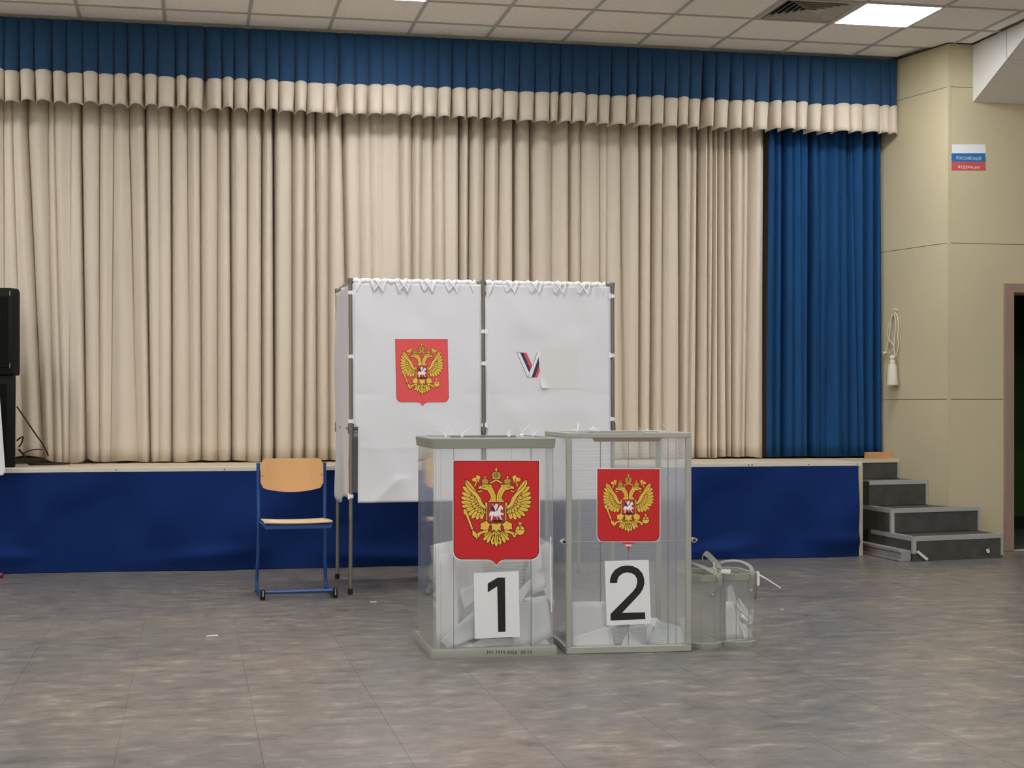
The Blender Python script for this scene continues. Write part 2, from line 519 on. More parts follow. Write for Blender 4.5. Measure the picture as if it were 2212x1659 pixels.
# ---- suspended ceiling: tiles, tee bars
TS = 0.61
TX = lambda i: -0.19 + TS*i
TY = lambda j: 11.48 - TS*j              # far edge of row j
mb = MB(); mb.box(XL, XR, YB, 13.75, CEIL+0.03, CEIL+0.2)
ceiling = build('ceiling', mb, 'ceiling_tile', kind='structure')
LIGHT_I = (-4, 2, 8); LIGHT_J = (1, 5, 9, 13, 17, 21)
VENT = (7, 1)
tile_me = {}
def tile(a, b, c, d):
    key = (round(b-a, 3), round(d-c, 3))
    if key not in tile_me:
        m_ = MB(); w_, h_ = key; m_.box(-w_/2, w_/2, -h_/2, h_/2, 0, 0.016)
        me = bpy.data.meshes.new('ceiling_tile'); me.from_pydata([tuple(p) for p in m_.v], [], m_.f); me.materials.append(MATS['ceiling_tile'])
        tile_me[key] = me
    inst('ceiling_tile', tile_me[key], ceiling, ((a+b)/2, (c+d)/2, CEIL+0.006))
for j in range(-1, 6):
    for i in range(-7, 16):
        if j in LIGHT_J and i in LIGHT_I: continue
        if (i, j) == VENT: continue
        a, b = TX(i), TX(i+1); c, d = TY(j), TY(j) + (TS if j > -1 else 0.38)
        if j == -1: c, d = TY(0), 11.855
        else: c, d = TY(j) - TS, TY(j)
        if j <= 0 and b > 5.69:
            if a > 5.5 or j == 0: continue
            b = 5.70
        if j in (1, ) and b > 6.05:
            if a > 6.0: continue
            b = 6.05
        if d <= YB or b <= XL: continue
        tile(a+0.012, b-0.012, c+0.012, d-0.012)
# clipped tiles by the corner
m_ = MB(); m_.prism([(TX(9)+0.012, 10.882, CEIL+0.006), (TX(10)-0.012, 10.882, CEIL+0.006), (TX(10)-0.012, 11.288, CEIL+0.006), (5.85, 11.288, CEIL+0.006), (5.81, 11.468, CEIL+0.006), (TX(9)+0.012, 11.468, CEIL+0.006)], (0, 0, 0.016))
build('ceiling_tile', m_, 'ceiling_tile', parent=ceiling)
tile(TX(10)+0.012, 6.055, 10.882, 11.288)
bars = MB()
for i in range(-7, 17):
    xx = TX(i)
    if not XL < xx < XR: continue
    ymax = 11.86 if xx < 5.7 else (11.29 if xx < 6.06 else 10.25)
    bars.box(xx-0.012, xx+0.012, YB, ymax, CEIL-0.001, CEIL+0.008)
for j in range(0, 25):
    yy = TY(j)
    if yy < YB: continue
    xmax = 5.75 if yy > 11.3 else (6.07 if yy > 10.27 else XR)
    bars.box(XL, xmax, yy-0.012, yy+0.012, CEIL-0.0015, CEIL+0.007)
build('grid_bars', bars, 'grid_bar', parent=ceiling)

# ---- sloping white bulkhead where ceiling meets the door wall
SX = 6.075
mb = MB()
mb.prism([(SX, W, 3.565), (SX, 10.26, CEIL), (SX, W, CEIL)], (0.012, 0, 0))
bulk = build('trim_2', mb, 'white_panel', kind='structure')
sl = Vector((0, 10.26-W, CEIL-3.565)); L = sl.length; sd = sl.normalized()
for c in range(4):
    for q in range(2):
        a = SX + 0.012 + c*0.9; b = min(SX + 0.012 + (c+1)*0.9, XR) - 0.004
        p0 = Vector((0, W, 3.565)) + sd*(L/2*q + 0.002); p1 = Vector((0, W, 3.565)) + sd*(L/2*(q+1) - 0.002)
        m_ = MB()
        nn = Vector((0, sd.z, -sd.y))*0.012
        m_.prism([(a, p0.y, p0.z), (b, p0.y, p0.z), (b, p1.y, p1.z), (a, p1.y, p1.z)], nn)
        build('soffit_panel', m_, 'soffit_tile', parent=bulk)
mb = MB(); mb.box(SX-0.003, SX, 10.78, 10.79, 3.80, CEIL)
build('panel_seam', mb, 'grid_bar', parent=bulk)

# ---- ceiling LED panels (they light the hall)
lm_f = MB(); hs = TS/2 - 0.004
for (a, b, c, d) in ((-hs, hs, -hs, -hs+0.014), (-hs, hs, hs-0.014, hs), (-hs, -hs+0.014, -hs+0.014, hs-0.014), (hs-0.014, hs, -hs+0.014, hs-0.014)):
    lm_f.box(a, b, c, d, -0.006, 0.02)
lm_d = MB(); lm_d.box(-hs+0.014, hs-0.014, -hs+0.014, hs-0.014, -0.002, 0.012)
first = None
LAB = {(2, 1): 'square white LED ceiling panel in front of the valance middle', (8, 1): 'square white LED ceiling panel beside the square air vent'}
for j in LIGHT_J:
    for i in LIGHT_I:
        px_, py_ = TX(i) + TS/2, TY(j) - TS/2
        if py_ < YB + 0.3 or px_ > XR - 0.3 or px_ < XL + 0.3 or (i == 14 and j == 1): continue
        t = thing('ceiling_light', LAB.get((i, j), 'square white LED ceiling panel out over the hall floor'), 'ceiling light', (px_, py_, CEIL), 0, 'LED panels in the suspended ceiling')
        if first is None:
            f_ = build('light_frame', lm_f, 'lamp_frame', parent=t); d_ = build('diffuser', lm_d, 'lamp_diffuser', parent=t)
            first = (f_.data, d_.data)
        else:
            inst('light_frame', first[0], t); inst('diffuser', first[1], t)

# ---- four-way air diffuser
v = thing('air_vent', 'square white ceiling air vent with dark louvre gaps', 'vent', (TX(7)+TS/2, TY(1)-TS/2, CEIL))
mb = MB(); q = hs
for (a, b, c, d) in ((-q, q, -q, -q+0.03), (-q, q, q-0.03, q), (-q, -q+0.03, -q+0.03, q-0.03), (q-0.03, q, -q+0.03, q-0.03)):
    mb.box(a, b, c, d, -0.008, 0.01)
build('vent_frame', mb, 'vent_white', parent=v)
mb = MB(); mb.box(-q+0.03, q-0.03, -q+0.03, q-0.03, 0.022, 0.028)
build('vent_backing', mb, 'vent_dark', parent=v)
for k in range(6):
    r0 = q - 0.045 - k*0.042; r1 = r0 - 0.026
    if r1 < 0.01: continue
    m_ = MB()
    for s_ in range(4):
        ca, sa = math.cos(s_*math.pi/2), math.sin(s_*math.pi/2)
        rot = lambda x_, y_, z_: Vector((x_*ca - y_*sa, x_*sa + y_*ca, z_))
        # vane: low outer lip, high inner edge
        A = [rot(-r0, -r0, -0.006), rot(r0, -r0, -0.006), rot(r1, -r1, 0.018), rot(-r1, -r1, 0.018)]
        B = [p_ + Vector((0, 0, 0.003)) for p_ in A]
        m_.add(A + B, [(0,1,2,3), (7,6,5,4), (0,4,5,1), (1,5,6,2), (2,6,7,3), (3,7,4,0)])
    build('louvre', m_, 'vent_white', parent=v)

# ================================================================== STAGE
stage = thing('stage', 'low stage with wooden floor and blue cloth front', 'stage', (0, 0, 0))
mb = MB()
SIDE = CORNER + ADIR*0.33
e1 = CORNER + ADIR*0.44 - N*0.004; e2 = CORNER + ADIR*2.3 - N*0.004
mb.prism([(XL+0.02, STAGE_Y, 0.02), (STAGE_XR, STAGE_Y, 0.02), (STAGE_XR, 11.83, 0.02), (5.25, 11.86, 0.02), (e1.x, 11.93, 0.02), (e2.x, 13.5, 0.02), (XL+0.02, 13.5, 0.02)], (0, 0, STAGE_Z-0.02))
build('platform', mb, 'stage_wood', parent=stage)
mb = MB(); mb.box(XL+0.02, STAGE_XR, STAGE_Y-0.022, STAGE_Y, STAGE_Z-0.026, STAGE_Z+0.003)
mb.box(XL+0.02, STAGE_XR, STAGE_Y, STAGE_Y+0.03, STAGE_Z, STAGE_Z+0.003)
build('edge_strip', mb, 'edge_trim', parent=stage, bevel=0.002)
for px_ in (250, 485, 1617, 1625, 1747, 1852):
    p_ = at_y(px_, 1004, STAGE_Y-0.024); m_ = MB(); m_.tube([(p_.x, STAGE_Y-0.025, STAGE_Z-0.013), (p_.x, STAGE_Y-0.021, STAGE_Z-0.013)], 0.005, 8)
    build('screw', m_, 'dark_line', parent=stage)
mb = MB(); mb.box(STAGE_XR-0.03, STAGE_XR+0.006, STAGE_Y-0.02, STAGE_Y+0.05, 0, STAGE_Z-0.02)
build('corner_trim', mb, 'cream_trim', parent=stage, bevel=0.004)
# blue cloth stapled along the edge, hanging to the floor with slack drapes
def skirt(u, v_):
    X = XL + 0.02 + u*(STAGE_XR - 0.036 - XL - 0.02)
    z = 0.004 + v_*(STAGE_Z - 0.034)
    k = 1 - v_
    a = 0.026*math.sin(X*2.6 + 2.4*v_) + 0.022*math.sin(X*4.1 + 2.2 - 3.3*v_) + 0.016*math.sin(X*8.3 - 5.0*v_) + 0.012*math.sin(X*13.0 + 6.0*v_)*k
    d = (0.012 + 0.05*k)*(0.5 + 0.5*math.sin(X*1.7 + 0.6)) * 0.7 + a*(0.25 + 1.1*k*v_*1.6 + 0.5*k)
    d += 0.03*math.exp(-((v_-0.14 - 0.05*math.sin(X*3))/0.07)**2)*(0.5+0.5*math.sin(X*5.1+1))
    pull = 0.02*math.sin(math.pi*v_)*math.exp(-(STAGE_XR-X)/0.12)
    return Vector((X - pull, STAGE_Y - 0.012 - max(d, -0.006) - 0.006, z))
mb = MB(); mb.grid(skirt, 300, 28)
build('blue_skirt', mb, 'skirt_blue', parent=stage, smooth=60)

# ---- valance: blue upper band with a cream pleated border
VPX = [-260,-226,-193,-160,-126,-92,-58,-24,10,41,73,112,144,177,212,246,275,310,342,379,406,443,478,505,537,574,603,638,666,700,732,767,797,827,859,892,918,948,978,1009,1036,1065,1091,1124,1157,1190,1212,1238,1270,1296,1323,1357,1379,1409,1438,1467,1492,1521,1548,1580,1607,1635,1667,1693,1723,1752,1781,1806,1837,1868,1903,1923,1942]
VSTRONG = {41:1.2,112:1.5,275:1.6,310:1.5,379:1.3,406:1.4,443:2.2,537:1.5,574:.9,732:2.0,978:1.5,1212:1.5,1323:1.3,1357:1.2,1379:1.1,1521:2.2,1548:1.2,1580:1.3,1667:1.6,1693:1.2,1752:1.5,1781:1.4,1837:.6,1868:.5,827:.5,859:.5,700:.5}
VAL_Y = 11.86
US = [0, .025, .05, .09, .15, .25, .4, .6, .75, .85, .91, .95, .975]
def pleated(px_list, strong, Yp, rows, width, depthf, extra=None, end_x=None, seed=3):
    """rows: list of (t, z function of column); one column set per pleat"""
    rr = random.Random(seed)
    xs = [x_at(p_, Yp) for p_ in px_list]
    if end_x is not None: xs[-1] = end_x
    info = [(strong.get(p_, rr.uniform(.65, 1.05)), rr.uniform(-1, 1), rr.uniform(-1, 1)) for p_ in px_list]
    cols = []
    for i_ in range(len(xs)-1):
        for u_ in US: cols.append((i_, u_))
    cols.append((len(xs)-2, 1.0))
    m_ = MB(); nc = len(cols)
    for (t, zf) in rows:
        for (i_, u_) in cols:
            sL, a1, b1 = info[i_]; sR, a2, _ = info[i_+1]
            w_ = xs[i_+1]-xs[i_]
            d = depthf(t)
            vl = math.exp(-((u_*w_)/(width*sL**0.5))**1.0)*sL; vr = math.exp(-(((1-u_)*w_)/(width*sR**0.5)))*sR
            y = Yp + d*(vl + vr) + d*0.25*b1*(u_-0.5)*2 * (1 if t > 0.3 else .4) - d*0.12*math.sin(math.pi*u_)
            x_ = xs[i_] + u_*w_ + 0.006*t*(a1*(1-u_) + a2*u_)
            y = min(y, Yp + 0.15)
            if end_x is not None and i_ >= len(xs)-3: y = min(y, Yp + 0.03)
            m_.v.append(Vector((x_, y, zf(i_, u_, a1, b1))))
    for r_ in range(len(rows)-1):
        for c_ in range(nc-1):
            m_.f.append((r_*nc+c_, r_*nc+c_+1, (r_+1)*nc+c_+1, (r_+1)*nc+c_)); m_.m.append(0)
    return m_
ZB, ZM, ZT = 3.393, 3.618, CEIL-0.012
val = thing('stage_valance', 'blue pleated valance with cream border above the stage', 'valance', (0, 0, 0))
rows = []
for k in range(9):
    t = 1 - k/8
    rows.append((t*0.6, (lambda t_: (lambda i_, u_, a, b: ZT + (ZM - 0.01 - ZT)*t_))(t)))
mb = pleated(VPX, VSTRONG, VAL_Y+0.012, rows, 0.010, lambda t: 0.012 + 0.055*t, end_x=5.708)
build('blue_band', mb, 'valance_blue', parent=val, smooth=50)
rows = []
for k in range(7):
    t = 1 - k/6
    rows.append((0.6 + 0.4*t, (lambda t_: (lambda i_, u_, a, b: ZM + 0.006*a + 0.010*math.sin(math.pi*u_)*(1 if a > -0.3 else .3) + (ZB - ZM + 0.010*b*(u_-.5) )*t_))(t)))
mb = pleated(VPX, VSTRONG, VAL_Y, rows, 0.012, lambda t: 0.055 + 0.08*(t-0.6)/0.4, end_x=5.708)
build('cream_border', mb, 'curtain_beige', parent=val, smooth=50, solid=0.003)

# ---- curtains: valley positions read off the folds (px at y=300, px at the hem, width m, depth m)
M_, S_, L_ = (0.028, 0.05), (0.018, 0.105), (0.035, 0.025)
FOLDS = [(-230,-232,*S_),(-190,-188,*L_),(-150,-150,*M_),(-110,-112,*L_),(-70,-66,*S_),(-32,-30,*M_),
 (6,10,*M_),(28,50,*L_),(58,92,.022,.085),(103,115,*M_),(118,135,.012,.03),(153,150,*L_),(175,186,*S_),(216,214,*M_),(245,238,.04,.05),(278,298,.04,.08),(314,324,*S_),(342,345,*L_),(370,372,*S_),(406,409,*M_),(433,436,.016,.07),(470,472,.03,.07),(498,500,*S_),(534,534,.016,.06),
 (567,566,*S_),(592,594,.014,.17),(632,632,.024,.10),(661,658,.024,.10),(683,686,*S_),(711,712,.022,.09),(742,756,.018,.12),(778,783,*M_),(802,812,*L_),(829,822,*L_),(866,872,.014,.035),(892,892,.018,.08),(915,908,.03,.06),(939,940,.022,.07),(963,965,.03,.035),(996,994,.018,.13),(1017,1014,*S_),(1051,1044,.026,.12),(1082,1077,.03,.09),
 (1114,1113,.022,.13),(1150,1150,.026,.12),(1196,1195,.05,.08),(1234,1233,.024,.09),(1257,1258,.03,.05),(1298,1296,.05,.06),(1315,1314,.02,.03),(1347,1350,.045,.08),(1386,1386,*S_),(1414,1409,.022,.12),(1437,1433,.03,.06),(1472,1473,.022,.13),(1498,1492,.03,.07),(1515,1509,.02,.16),(1532,1531,.01,.06),(1545,1540,.014,.09),(1556,1555,.016,.09),(1571,1573,.014,.12),(1586,1586,.018,.12),(1609,1604,.026,.06),(1624,1617,.024,.09),(1650,1648,.01,.012)]
BLUE = [(1661,1657,.01,.012),(1677,1674,.020,.03),(1696,1694,.022,.11),(1718,1716,.04,.04),(1733,1735,.02,.02),(1753,1752,.020,.12),(1772,1776,.035,.05),(1796,1790,.045,.06),(1818,1822,.03,.03),(1836,1840,.025,.06),(1847,1856,.014,.03),(1870,1872,.016,.06),(1892,1893,.012,.09),(1904,1908,.01,.03)]
US2 = [0, .02, .045, .08, .13, .2, .3, .42, .58, .7, .8, .87, .92, .955, .98]
def curtain(folds, Y0, z0, z1, nz, seed, hem=None, side=0.0):
    rr = random.Random(seed)
    m_ = MB()
    inf = [(rr.uniform(-1, 1), rr.uniform(-1, 1), rr.uniform(0, 6.3)) for _ in folds]
    cols = [(i_, u_) for i_ in range(len(folds)-1) for u_ in US2] + [(len(folds)-2, 1.0)]
    nc = len(cols)
    xt = [x_at(f[0], Y0) for f in folds]; xb = [x_at(f[1], Y0) for f in folds]
    for r_ in range(nz+1):
        t = r_/nz                              # 0 hem .. 1 top
        s = min(1.0, t/0.78)
        for (i_, u_) in cols:
            xa_ = xb[i_]*(1-s) + xt[i_]*s; xb_ = xb[i_+1]*(1-s) + xt[i_+1]*s
            w_ = max(xb_-xa_, 0.01)
            _, _, wl, dl = folds[i_]; _, _, wr, dr = folds[i_+1]
            g = 0.85 + 0.25*t
            y = dl*g*math.exp(-(u_*w_/wl)**1.35) + dr*g*math.exp(-((1-u_)*w_/wr)**1.35)
            a, b, c = inf[i_]
            y += -0.013*math.sin(math.pi*u_)*min(1, w_/0.1) + 0.012*b*(u_-.5) + 0.006*math.sin(u_*9 + c)*min(1, w_/0.12) + 0.006*math.sin(t*5 + c)
            z = z0 + t*(z1-z0)
            if r_ == 0 and hem: z += hem(xa_ + u_*w_)
            elif r_ < 4 and hem: z += hem(xa_ + u_*w_)*(1-r_/4)
            m_.v.append(Vector((xa_ + u_*w_, Y0 + y, z)))
    for r_ in range(nz):
        for c_ in range(nc-1):
            m_.f.append((r_*nc+c_, r_*nc+c_+1, (r_+1)*nc+c_+1, (r_+1)*nc+c_)); m_.m.append(0)
    return m_
CUR_Y = 12.11
xl0, xl1 = x_at(40, CUR_Y), x_at(112, CUR_Y)
def hem_l(X):
    h = 0.004*math.sin(X*9) + 0.004*math.sin(X*23)
    if xl0-0.1 < X < xl1: h += 0.05*math.sin(math.pi*min(1, max(0, (xl1-X)/(xl1-xl0+0.1))))
    xx = x_at(190, CUR_Y); h += 0.02*math.exp(-((X-xx)/0.03)**2)
    return h
SPLIT = 25
cl = build('stage_curtain', curtain(FOLDS[:SPLIT+1], CUR_Y, STAGE_Z+0.012, 3.95, 30, 5, hem_l), 'curtain_beige', smooth=60,
           label='cream stage curtain hanging behind the black loudspeaker stack', cat='curtain', solid=0.003)
cr = build('stage_curtain', curtain(FOLDS[SPLIT:], CUR_Y, STAGE_Z+0.012, 3.95, 30, 6, lambda X: 0.004*math.sin(X*9)+0.003*math.sin(X*31)), 'curtain_beige', smooth=60,
           label='cream stage curtain hanging behind the voting booths, next to the blue curtain', cat='curtain', solid=0.003)
cb = build('stage_curtain', curtain(BLUE, 12.065, STAGE_Z+0.016, 3.95, 30, 8, lambda X: 0.003*math.sin(X*13)), 'curtain_blue', smooth=60,
           label='dark blue side curtain at the stage end by the steps', cat='curtain', solid=0.003)

# brown masking drape that shows in the slit between the cream and the blue curtain
def drape(u, v_):
    return Vector((x_at(1638, 12.19) + (x_at(1692, 12.19)-x_at(1638, 12.19))*u, 12.19 + 0.006*math.sin(u*9), STAGE_Z+0.01 + v_*3.2))
m_ = MB(); m_.grid(drape, 16, 6)
build('masking_drape', m_, 'masking_brown', smooth=60, label='narrow brown drape showing in the slit between cream and blue curtains', cat='curtain', solid=0.003)

# ================================================================== STEPS up to the stage
st = thing('stage_steps', 'four dark grey steps with pale nosings beside the stage', 'steps', (0, 0, 0))
SLX = 5.25
def wall_x(y_, off=0.006):               # splayed wall / corner limit
    if y_ <= WALL_Y: return 6.07
    return CORNER.x - 0.231*(y_-WALL_Y) - off
tan = math.tan(math.radians(10.5))
fronts = [10.665, 11.03, 11.43, 11.79]; tops = [0.182, 0.366, 0.562, STAGE_Z]
def right_end(yf):
    # riser line y = yf + tan*(x-SLX) meets the door wall or the splayed wall
    x_ = SLX
    for _ in range(400):
        y_ = yf + tan*(x_-SLX)
        lim = wall_x(y_, 0.006)
        if x_ >= lim or (y_ >= WALL_Y-0.006 and x_ > 5.87): break
        x_ += 0.0025
    return x_
for k in range(4):
    yf, zt = fronts[k], tops[k]; zb = 0 if k == 0 else tops[k-1]
    xr = right_end(yf)
    if k == 0: xr = 6.06
    yr = yf + tan*(xr-SLX)
    if k == 0: poly = [(SLX, yf), (xr, yr), (xr, WALL_Y-0.006), (5.84, WALL_Y-0.006), (5.84-0.015, 11.40), (SLX, 11.45)]
    elif k == 1:
        poly = [(SLX, yf), (min(xr, 6.05), min(yr, WALL_Y-0.02)), (6.05, WALL_Y-0.006), (5.845, WALL_Y-0.006), (wall_x(11.6), 11.6), (SLX, 11.6)]
    else:
        ye = 11.84 if k == 2 else 11.86
        if k == 3: poly = [(SLX, yf), (xr, yr), (wall_x(11.92), 11.92), (SLX, 11.855)]
        else: poly = [(SLX, yf), (xr, yr), (wall_x(11.85), 11.85), (SLX, 11.82)]
    m_ = MB(); m_.prism([(a, b, zb) for a, b in poly], (0, 0, zt-zb-0.004))
    build('step', m_, 'step_dark', parent=st)
    # nosing strip along the front edge, left edge and corner angle
    dx = Vector((math.cos(math.radians(10.5)), math.sin(math.radians(10.5)), 0)); nn = Vector((dx.y, -dx.x, 0))
    Ln = (Vector((xr, yr, 0)) - Vector((SLX, yf, 0))).length
    p0 = Vector((SLX, yf, zt)); m_ = MB()
    if k == 3: p0 = p0 - dx*0.28; Ln += 0.28
    pr = [p0 + nn*0.005 + Vector((0,0,-0.03)), p0 + nn*0.005 + Vector((0,0,0.003)), p0 - nn*0.035 + Vector((0,0,0.003)), p0 - nn*0.035 + Vector((0,0,-0.003)), p0 - nn*0.0 + Vector((0,0,-0.003)), p0 - nn*0.0 + Vector((0,0,-0.03))]
    m_.prism(pr, dx*Ln)
    build('nosing', m_, 'nosing' if k < 3 else 'nosing_cream', parent=st)
    if k < 2:
        m_ = MB(); m_.box(SLX-0.004, SLX+0.03, yf, fronts[k+1]+0.36, zt-0.03, zt+0.003); build('side_nosing', m_, 'nosing', parent=st)
        m_ = MB(); m_.box(SLX-0.005, SLX+0.022, yf-0.006, yf+0.022, zb + (0.06 if k == 0 else 0), zt-0.03); build('corner_angle', m_, 'nosing', parent=st)
    m_ = MB(); q_ = Vector((xr, yr, 0))
    m_.prism([q_ + nn*0.006 - dx*0.02 + Vector((0,0,zb)), q_ + nn*0.006 + Vector((0,0,zb)), q_ - nn*0.01 + Vector((0,0,zb)), q_ - nn*0.01 - dx*0.02 + Vector((0,0,zb))], (0, 0, zt-zb-0.03 if k != 0 else 0.15), 0)
    if k == 0:
        for v_ in m_.v: v_.z += 0.02
    build('end_angle', m_, 'nosing', parent=st)
mb = MB(); mb.box(5.165, 5.245, 10.69, 11.5, 0.002, 0.082); mb.box(5.15, 5.165, 10.69, 11.5, 0.002, 0.02); mb.box(5.15, 5.165, 10.69, 11.5, 0.066, 0.09)
build('cable_duct', mb, 'duct_grey', parent=st, bevel=0.003)
mb = MB()
p_ = Vector((SLX, fronts[0]-0.008, 0)) + dx*0.02
mb.prism([p_ + dx*0.0 + Vector((0,0,0.075)), p_ + dx*0.02 + Vector((0,0,0.085)), p_ + dx*0.11 + Vector((0,0,0.02)), p_ + dx*0.10 + Vector((0,0,0.005)), p_ + dx*0.085 + Vector((0,0,0.012))], (0, -0.004, 0))
build('tape_strip', mb, 'tape_white', parent=st)
p_ = Vector((SLX, fronts[0]-0.008, 0)) + dx*0.66; mb = MB()
mb.prism([p_ + Vector((0,0,0.07)), p_ + dx*0.03 + Vector((0,0,0.075)), p_ + dx*0.035 + Vector((0,0,0.045)), p_ + dx*0.012 + Vector((0,0,0.04))], (0, -0.003, 0))
build('tape_strip', mb, 'tape_white', parent=st)

# small lath lying on the landing
p_ = at_y(1934, 988, 11.83)
t = thing('wood_block', 'short orange wooden block lying at the top of the steps', 'block', (5.55, 11.90, STAGE_Z+0.004), math.radians(10))
mb = MB(); mb.box(-0.12, 0.11, -0.03, 0.03, 0, 0.05)
build('block_body', mb, 'orange_wood', parent=t, bevel=0.003)
mb = MB(); mb.box(0.085, 0.092, -0.031, -0.028, 0.0, 0.05); build('end_joint', mb, 'plywood_edge', parent=t)

# ================================================================== EMBLEM (double-headed eagle on a red shield), flat print
# drawn in units of the sticker: x 52..1303, y 90..1612 (down), centre line x = 676
CREST_MATS = ['crest_white', 'crest_red', 'crest_dark', 'crest_gold', 'crest_gold_dark', 'crest_navy', 'crest_inner_red']
def ell(cx, cy, rx, ry, n=14, a0=0, a1=360):
    return [(cx + rx*math.cos(math.radians(a0+(a1-a0)*k/n)), cy + ry*math.sin(math.radians(a0+(a1-a0)*k/n))) for k in range(n)]
def feather(p, q, w, blunt=0.25):
    a = Vector(p); b = Vector(q); d = (b-a); L = d.length; d.normalize(); n = Vector((-d.y, d.x))
    prof = [(0, .55), (.35, .95), (.7, 1.0), (.88, .75), (.97, .35)]
    l = [a + d*(L*t) + n*(w/2*s) for t, s in prof]; r = [a + d*(L*t) - n*(w/2*s) for t, s in prof]
    return [tuple(x_) for x_ in l] + [tuple(b)] + [tuple(x_) for x_ in r[::-1]]
def shield_poly(inset=0.0, tip=True, x0=52, x1=1303, y0=90, yb=1528, yt=1612):
    x0 += inset; x1 -= inset; y0 += inset; yb -= inset; yt -= inset*1.3
    r = 125; pts = [(x0, y0), (x1, y0)]
    for k in range(7):
        a = math.radians(15*k); pts.append((x1 - r + r*math.cos(a), yb - r + r*math.sin(a)))
    if tip: pts += [(800, yb), (752, yb+12), (715, yb+38), (690, yt-12), (678, yt), (666, yt-12), (641, yb+38), (604, yb+12), (556, yb)]
    for k in range(7):
        a = math.radians(90+15*k); pts.append((x0 + r + r*math.cos(a), yb - r + r*math.sin(a)))
    return pts
def mirror(pl): return [(1352 - a, b) for a, b in pl][::-1]
def crest(M, tip=True, detail=True):
    """returns a mesh builder; M(u, v, layer) maps drawing units to 3-D"""
    m_ = MB()
    def P(pl, layer, k): m_.poly([M(a, b, layer) for a, b in pl], k)
    def G(pl, k=3, ow=17, layer=4):
        m_.stroke(pl, ow, M, 2.2, 2, closed=True); P(pl, layer, k)
    P(shield_poly(0, tip), 0, 0)
    P(shield_poly(11, tip), 0.7, 2)
    P(shield_poly(19, tip), 1.4, 1)
    # wing feathers, both sides
    prim = [((430,650),(240,378),60),((400,660),(197,470),58),((390,680),(182,552),56),((385,705),(172,622),54),((385,730),(172,690),54),((390,755),(182,752),54),((395,775),(215,812),54),((410,790),(262,888),54),((430,800),(325,925),54),((455,805),(395,946),54),((490,800),(460,942),52)]
    sec = [((440,650),(318,560),46),((440,670),(300,620),44),((445,690),(305,672),44),((450,705),(318,722),44),((455,720),(340,770),44),((465,735),(375,815),44),((480,745),(425,842),42),((500,752),(470,858),40),((520,760),(512,862),38),((540,765),(545,860),34)]
    ter = [((440,640),(372,602),40),((450,660),(365,640),38),((455,675),(372,690),38),((465,690),(395,732),36),((478,705),(425,765),36),((495,720),(460,788),34),((520,735),(500,800),32)]
    L4 = 3.0
    for group, dark in ((prim, 3), (sec, 3), (ter, 4)):
        for (a, b, w) in group:
            f = feather(a, b, w)
            for pl in (f, mirror(f)):
                m_.stroke(pl, 15, M, L4 - 0.12, 2, closed=True); P(pl, L4, dark if dark == 3 else 3)
                if detail:
                    mid = [(a[0]*.55+b[0]*.45, a[1]*.55+b[1]*.45), (a[0]*.2+b[0]*.8, a[1]*.2+b[1]*.8)]
                    if pl is not f: mid = mirror(mid)
                    m_.stroke(mid, 6, M, L4 + 0.1, 4)
            L4 += 0.22
    Lg = L4 + 0.4
    def G2(pl, k=3, ow=16):
        nonlocal Lg
        Lg += 0.2
        m_.stroke(pl, ow, M, Lg - 0.1, 2, closed=True); P(pl, Lg, k)
    def both(pl, k=3, ow=16): G2(pl, k, ow); G2(mirror(pl), k, ow)
    both([(235,372),(262,440),(335,520),(400,565),(455,640),(468,690),(500,735),(550,752),(550,790),(500,785),(440,745),(415,690),(385,625),(325,560),(262,500),(232,430)])
    both([(520,700),(550,700),(550,985),(530,985),(535,760),(520,735)])
    # tail
    Lg += 0.3
    for tip_, w in (((500,1180),54),((488,1240),50),((545,1275),58),((620,1305),60)):
        f = feather((655,1110), tip_, w)
        both(f)
    G2(feather((676,1085), (676,1330), 56))
    if detail:
        for tx in (560, 620, 676, 732, 792):
            m_.stroke([(676+(tx-676)*.35, 1160), (676+(tx-676)*.8, 1262)], 10, M, Lg+0.15, 2)
    Lg += 0.3
    G2([(600,1000),(752,1000),(735,1050),(745,1110),(705,1085),(676,1130),(647,1085),(607,1110),(617,1050)])
    # legs
    both([(540,960),(565,1000),(600,1005),(572,1040),(560,1100),(530,1085),(505,1108),(480,1082),(445,1085),(455,1045),(447,1005),(490,985)])
    both([(560,1092),(552,1132),(480,1140),(440,1165),(425,1200),(395,1190),(400,1140),(470,1112)])
    # sceptre (left) and orb (right)
    G2([(205,800),(240,790),(262,850),(338,1060),(352,1105),(330,1110),(240,880),(205,850)])
    G2([(335,1090),(385,1130),(400,1175),(408,1232),(365,1190),(335,1165)])
    G2([(955,1122),(985,1150),(965,1170),(930,1150)])
    G2(ell(1018, 1100, 66, 66, 20))
    G2([(1008,1040),(1008,1008),(992,1008),(992,994),(1008,994),(1008,975),(1026,975),(1026,994),(1042,994),(1042,1008),(1026,1008),(1026,1040)], 3, 10)
    m_.stroke([(955,1090),(1081,1090)], 8, M, Lg+0.2, 2); m_.stroke([(1012,1036),(1012,1088)], 8, M, Lg+0.2, 2); m_.stroke([(1026,1036),(1026,1088)], 8, M, Lg+0.2, 2)
    # necks and heads
    Lg += 0.3
    both([(550,692),(582,668),(600,628),(580,572),(545,522),(500,512),(455,498),(424,510),(420,485),(440,465),(480,458),(520,440),(605,445),(612,480),(645,535),(668,600),(672,692)], 3)
    both([(408,540),(440,534),(468,522),(480,534),(450,548),(420,552)], 3, 10)
    if detail:
        for a, b in (((520,480),(570,520)),((560,470),(615,540)),((590,540),(622,600)),((625,560),(650,620)),((612,620),(606,676)),((640,630),(640,684)),((470,476),(510,482))):
            for pl in ([a, b], mirror([a, b])): m_.stroke(pl, 9, M, Lg+0.2, 4 if a[0] != 470 else 2)
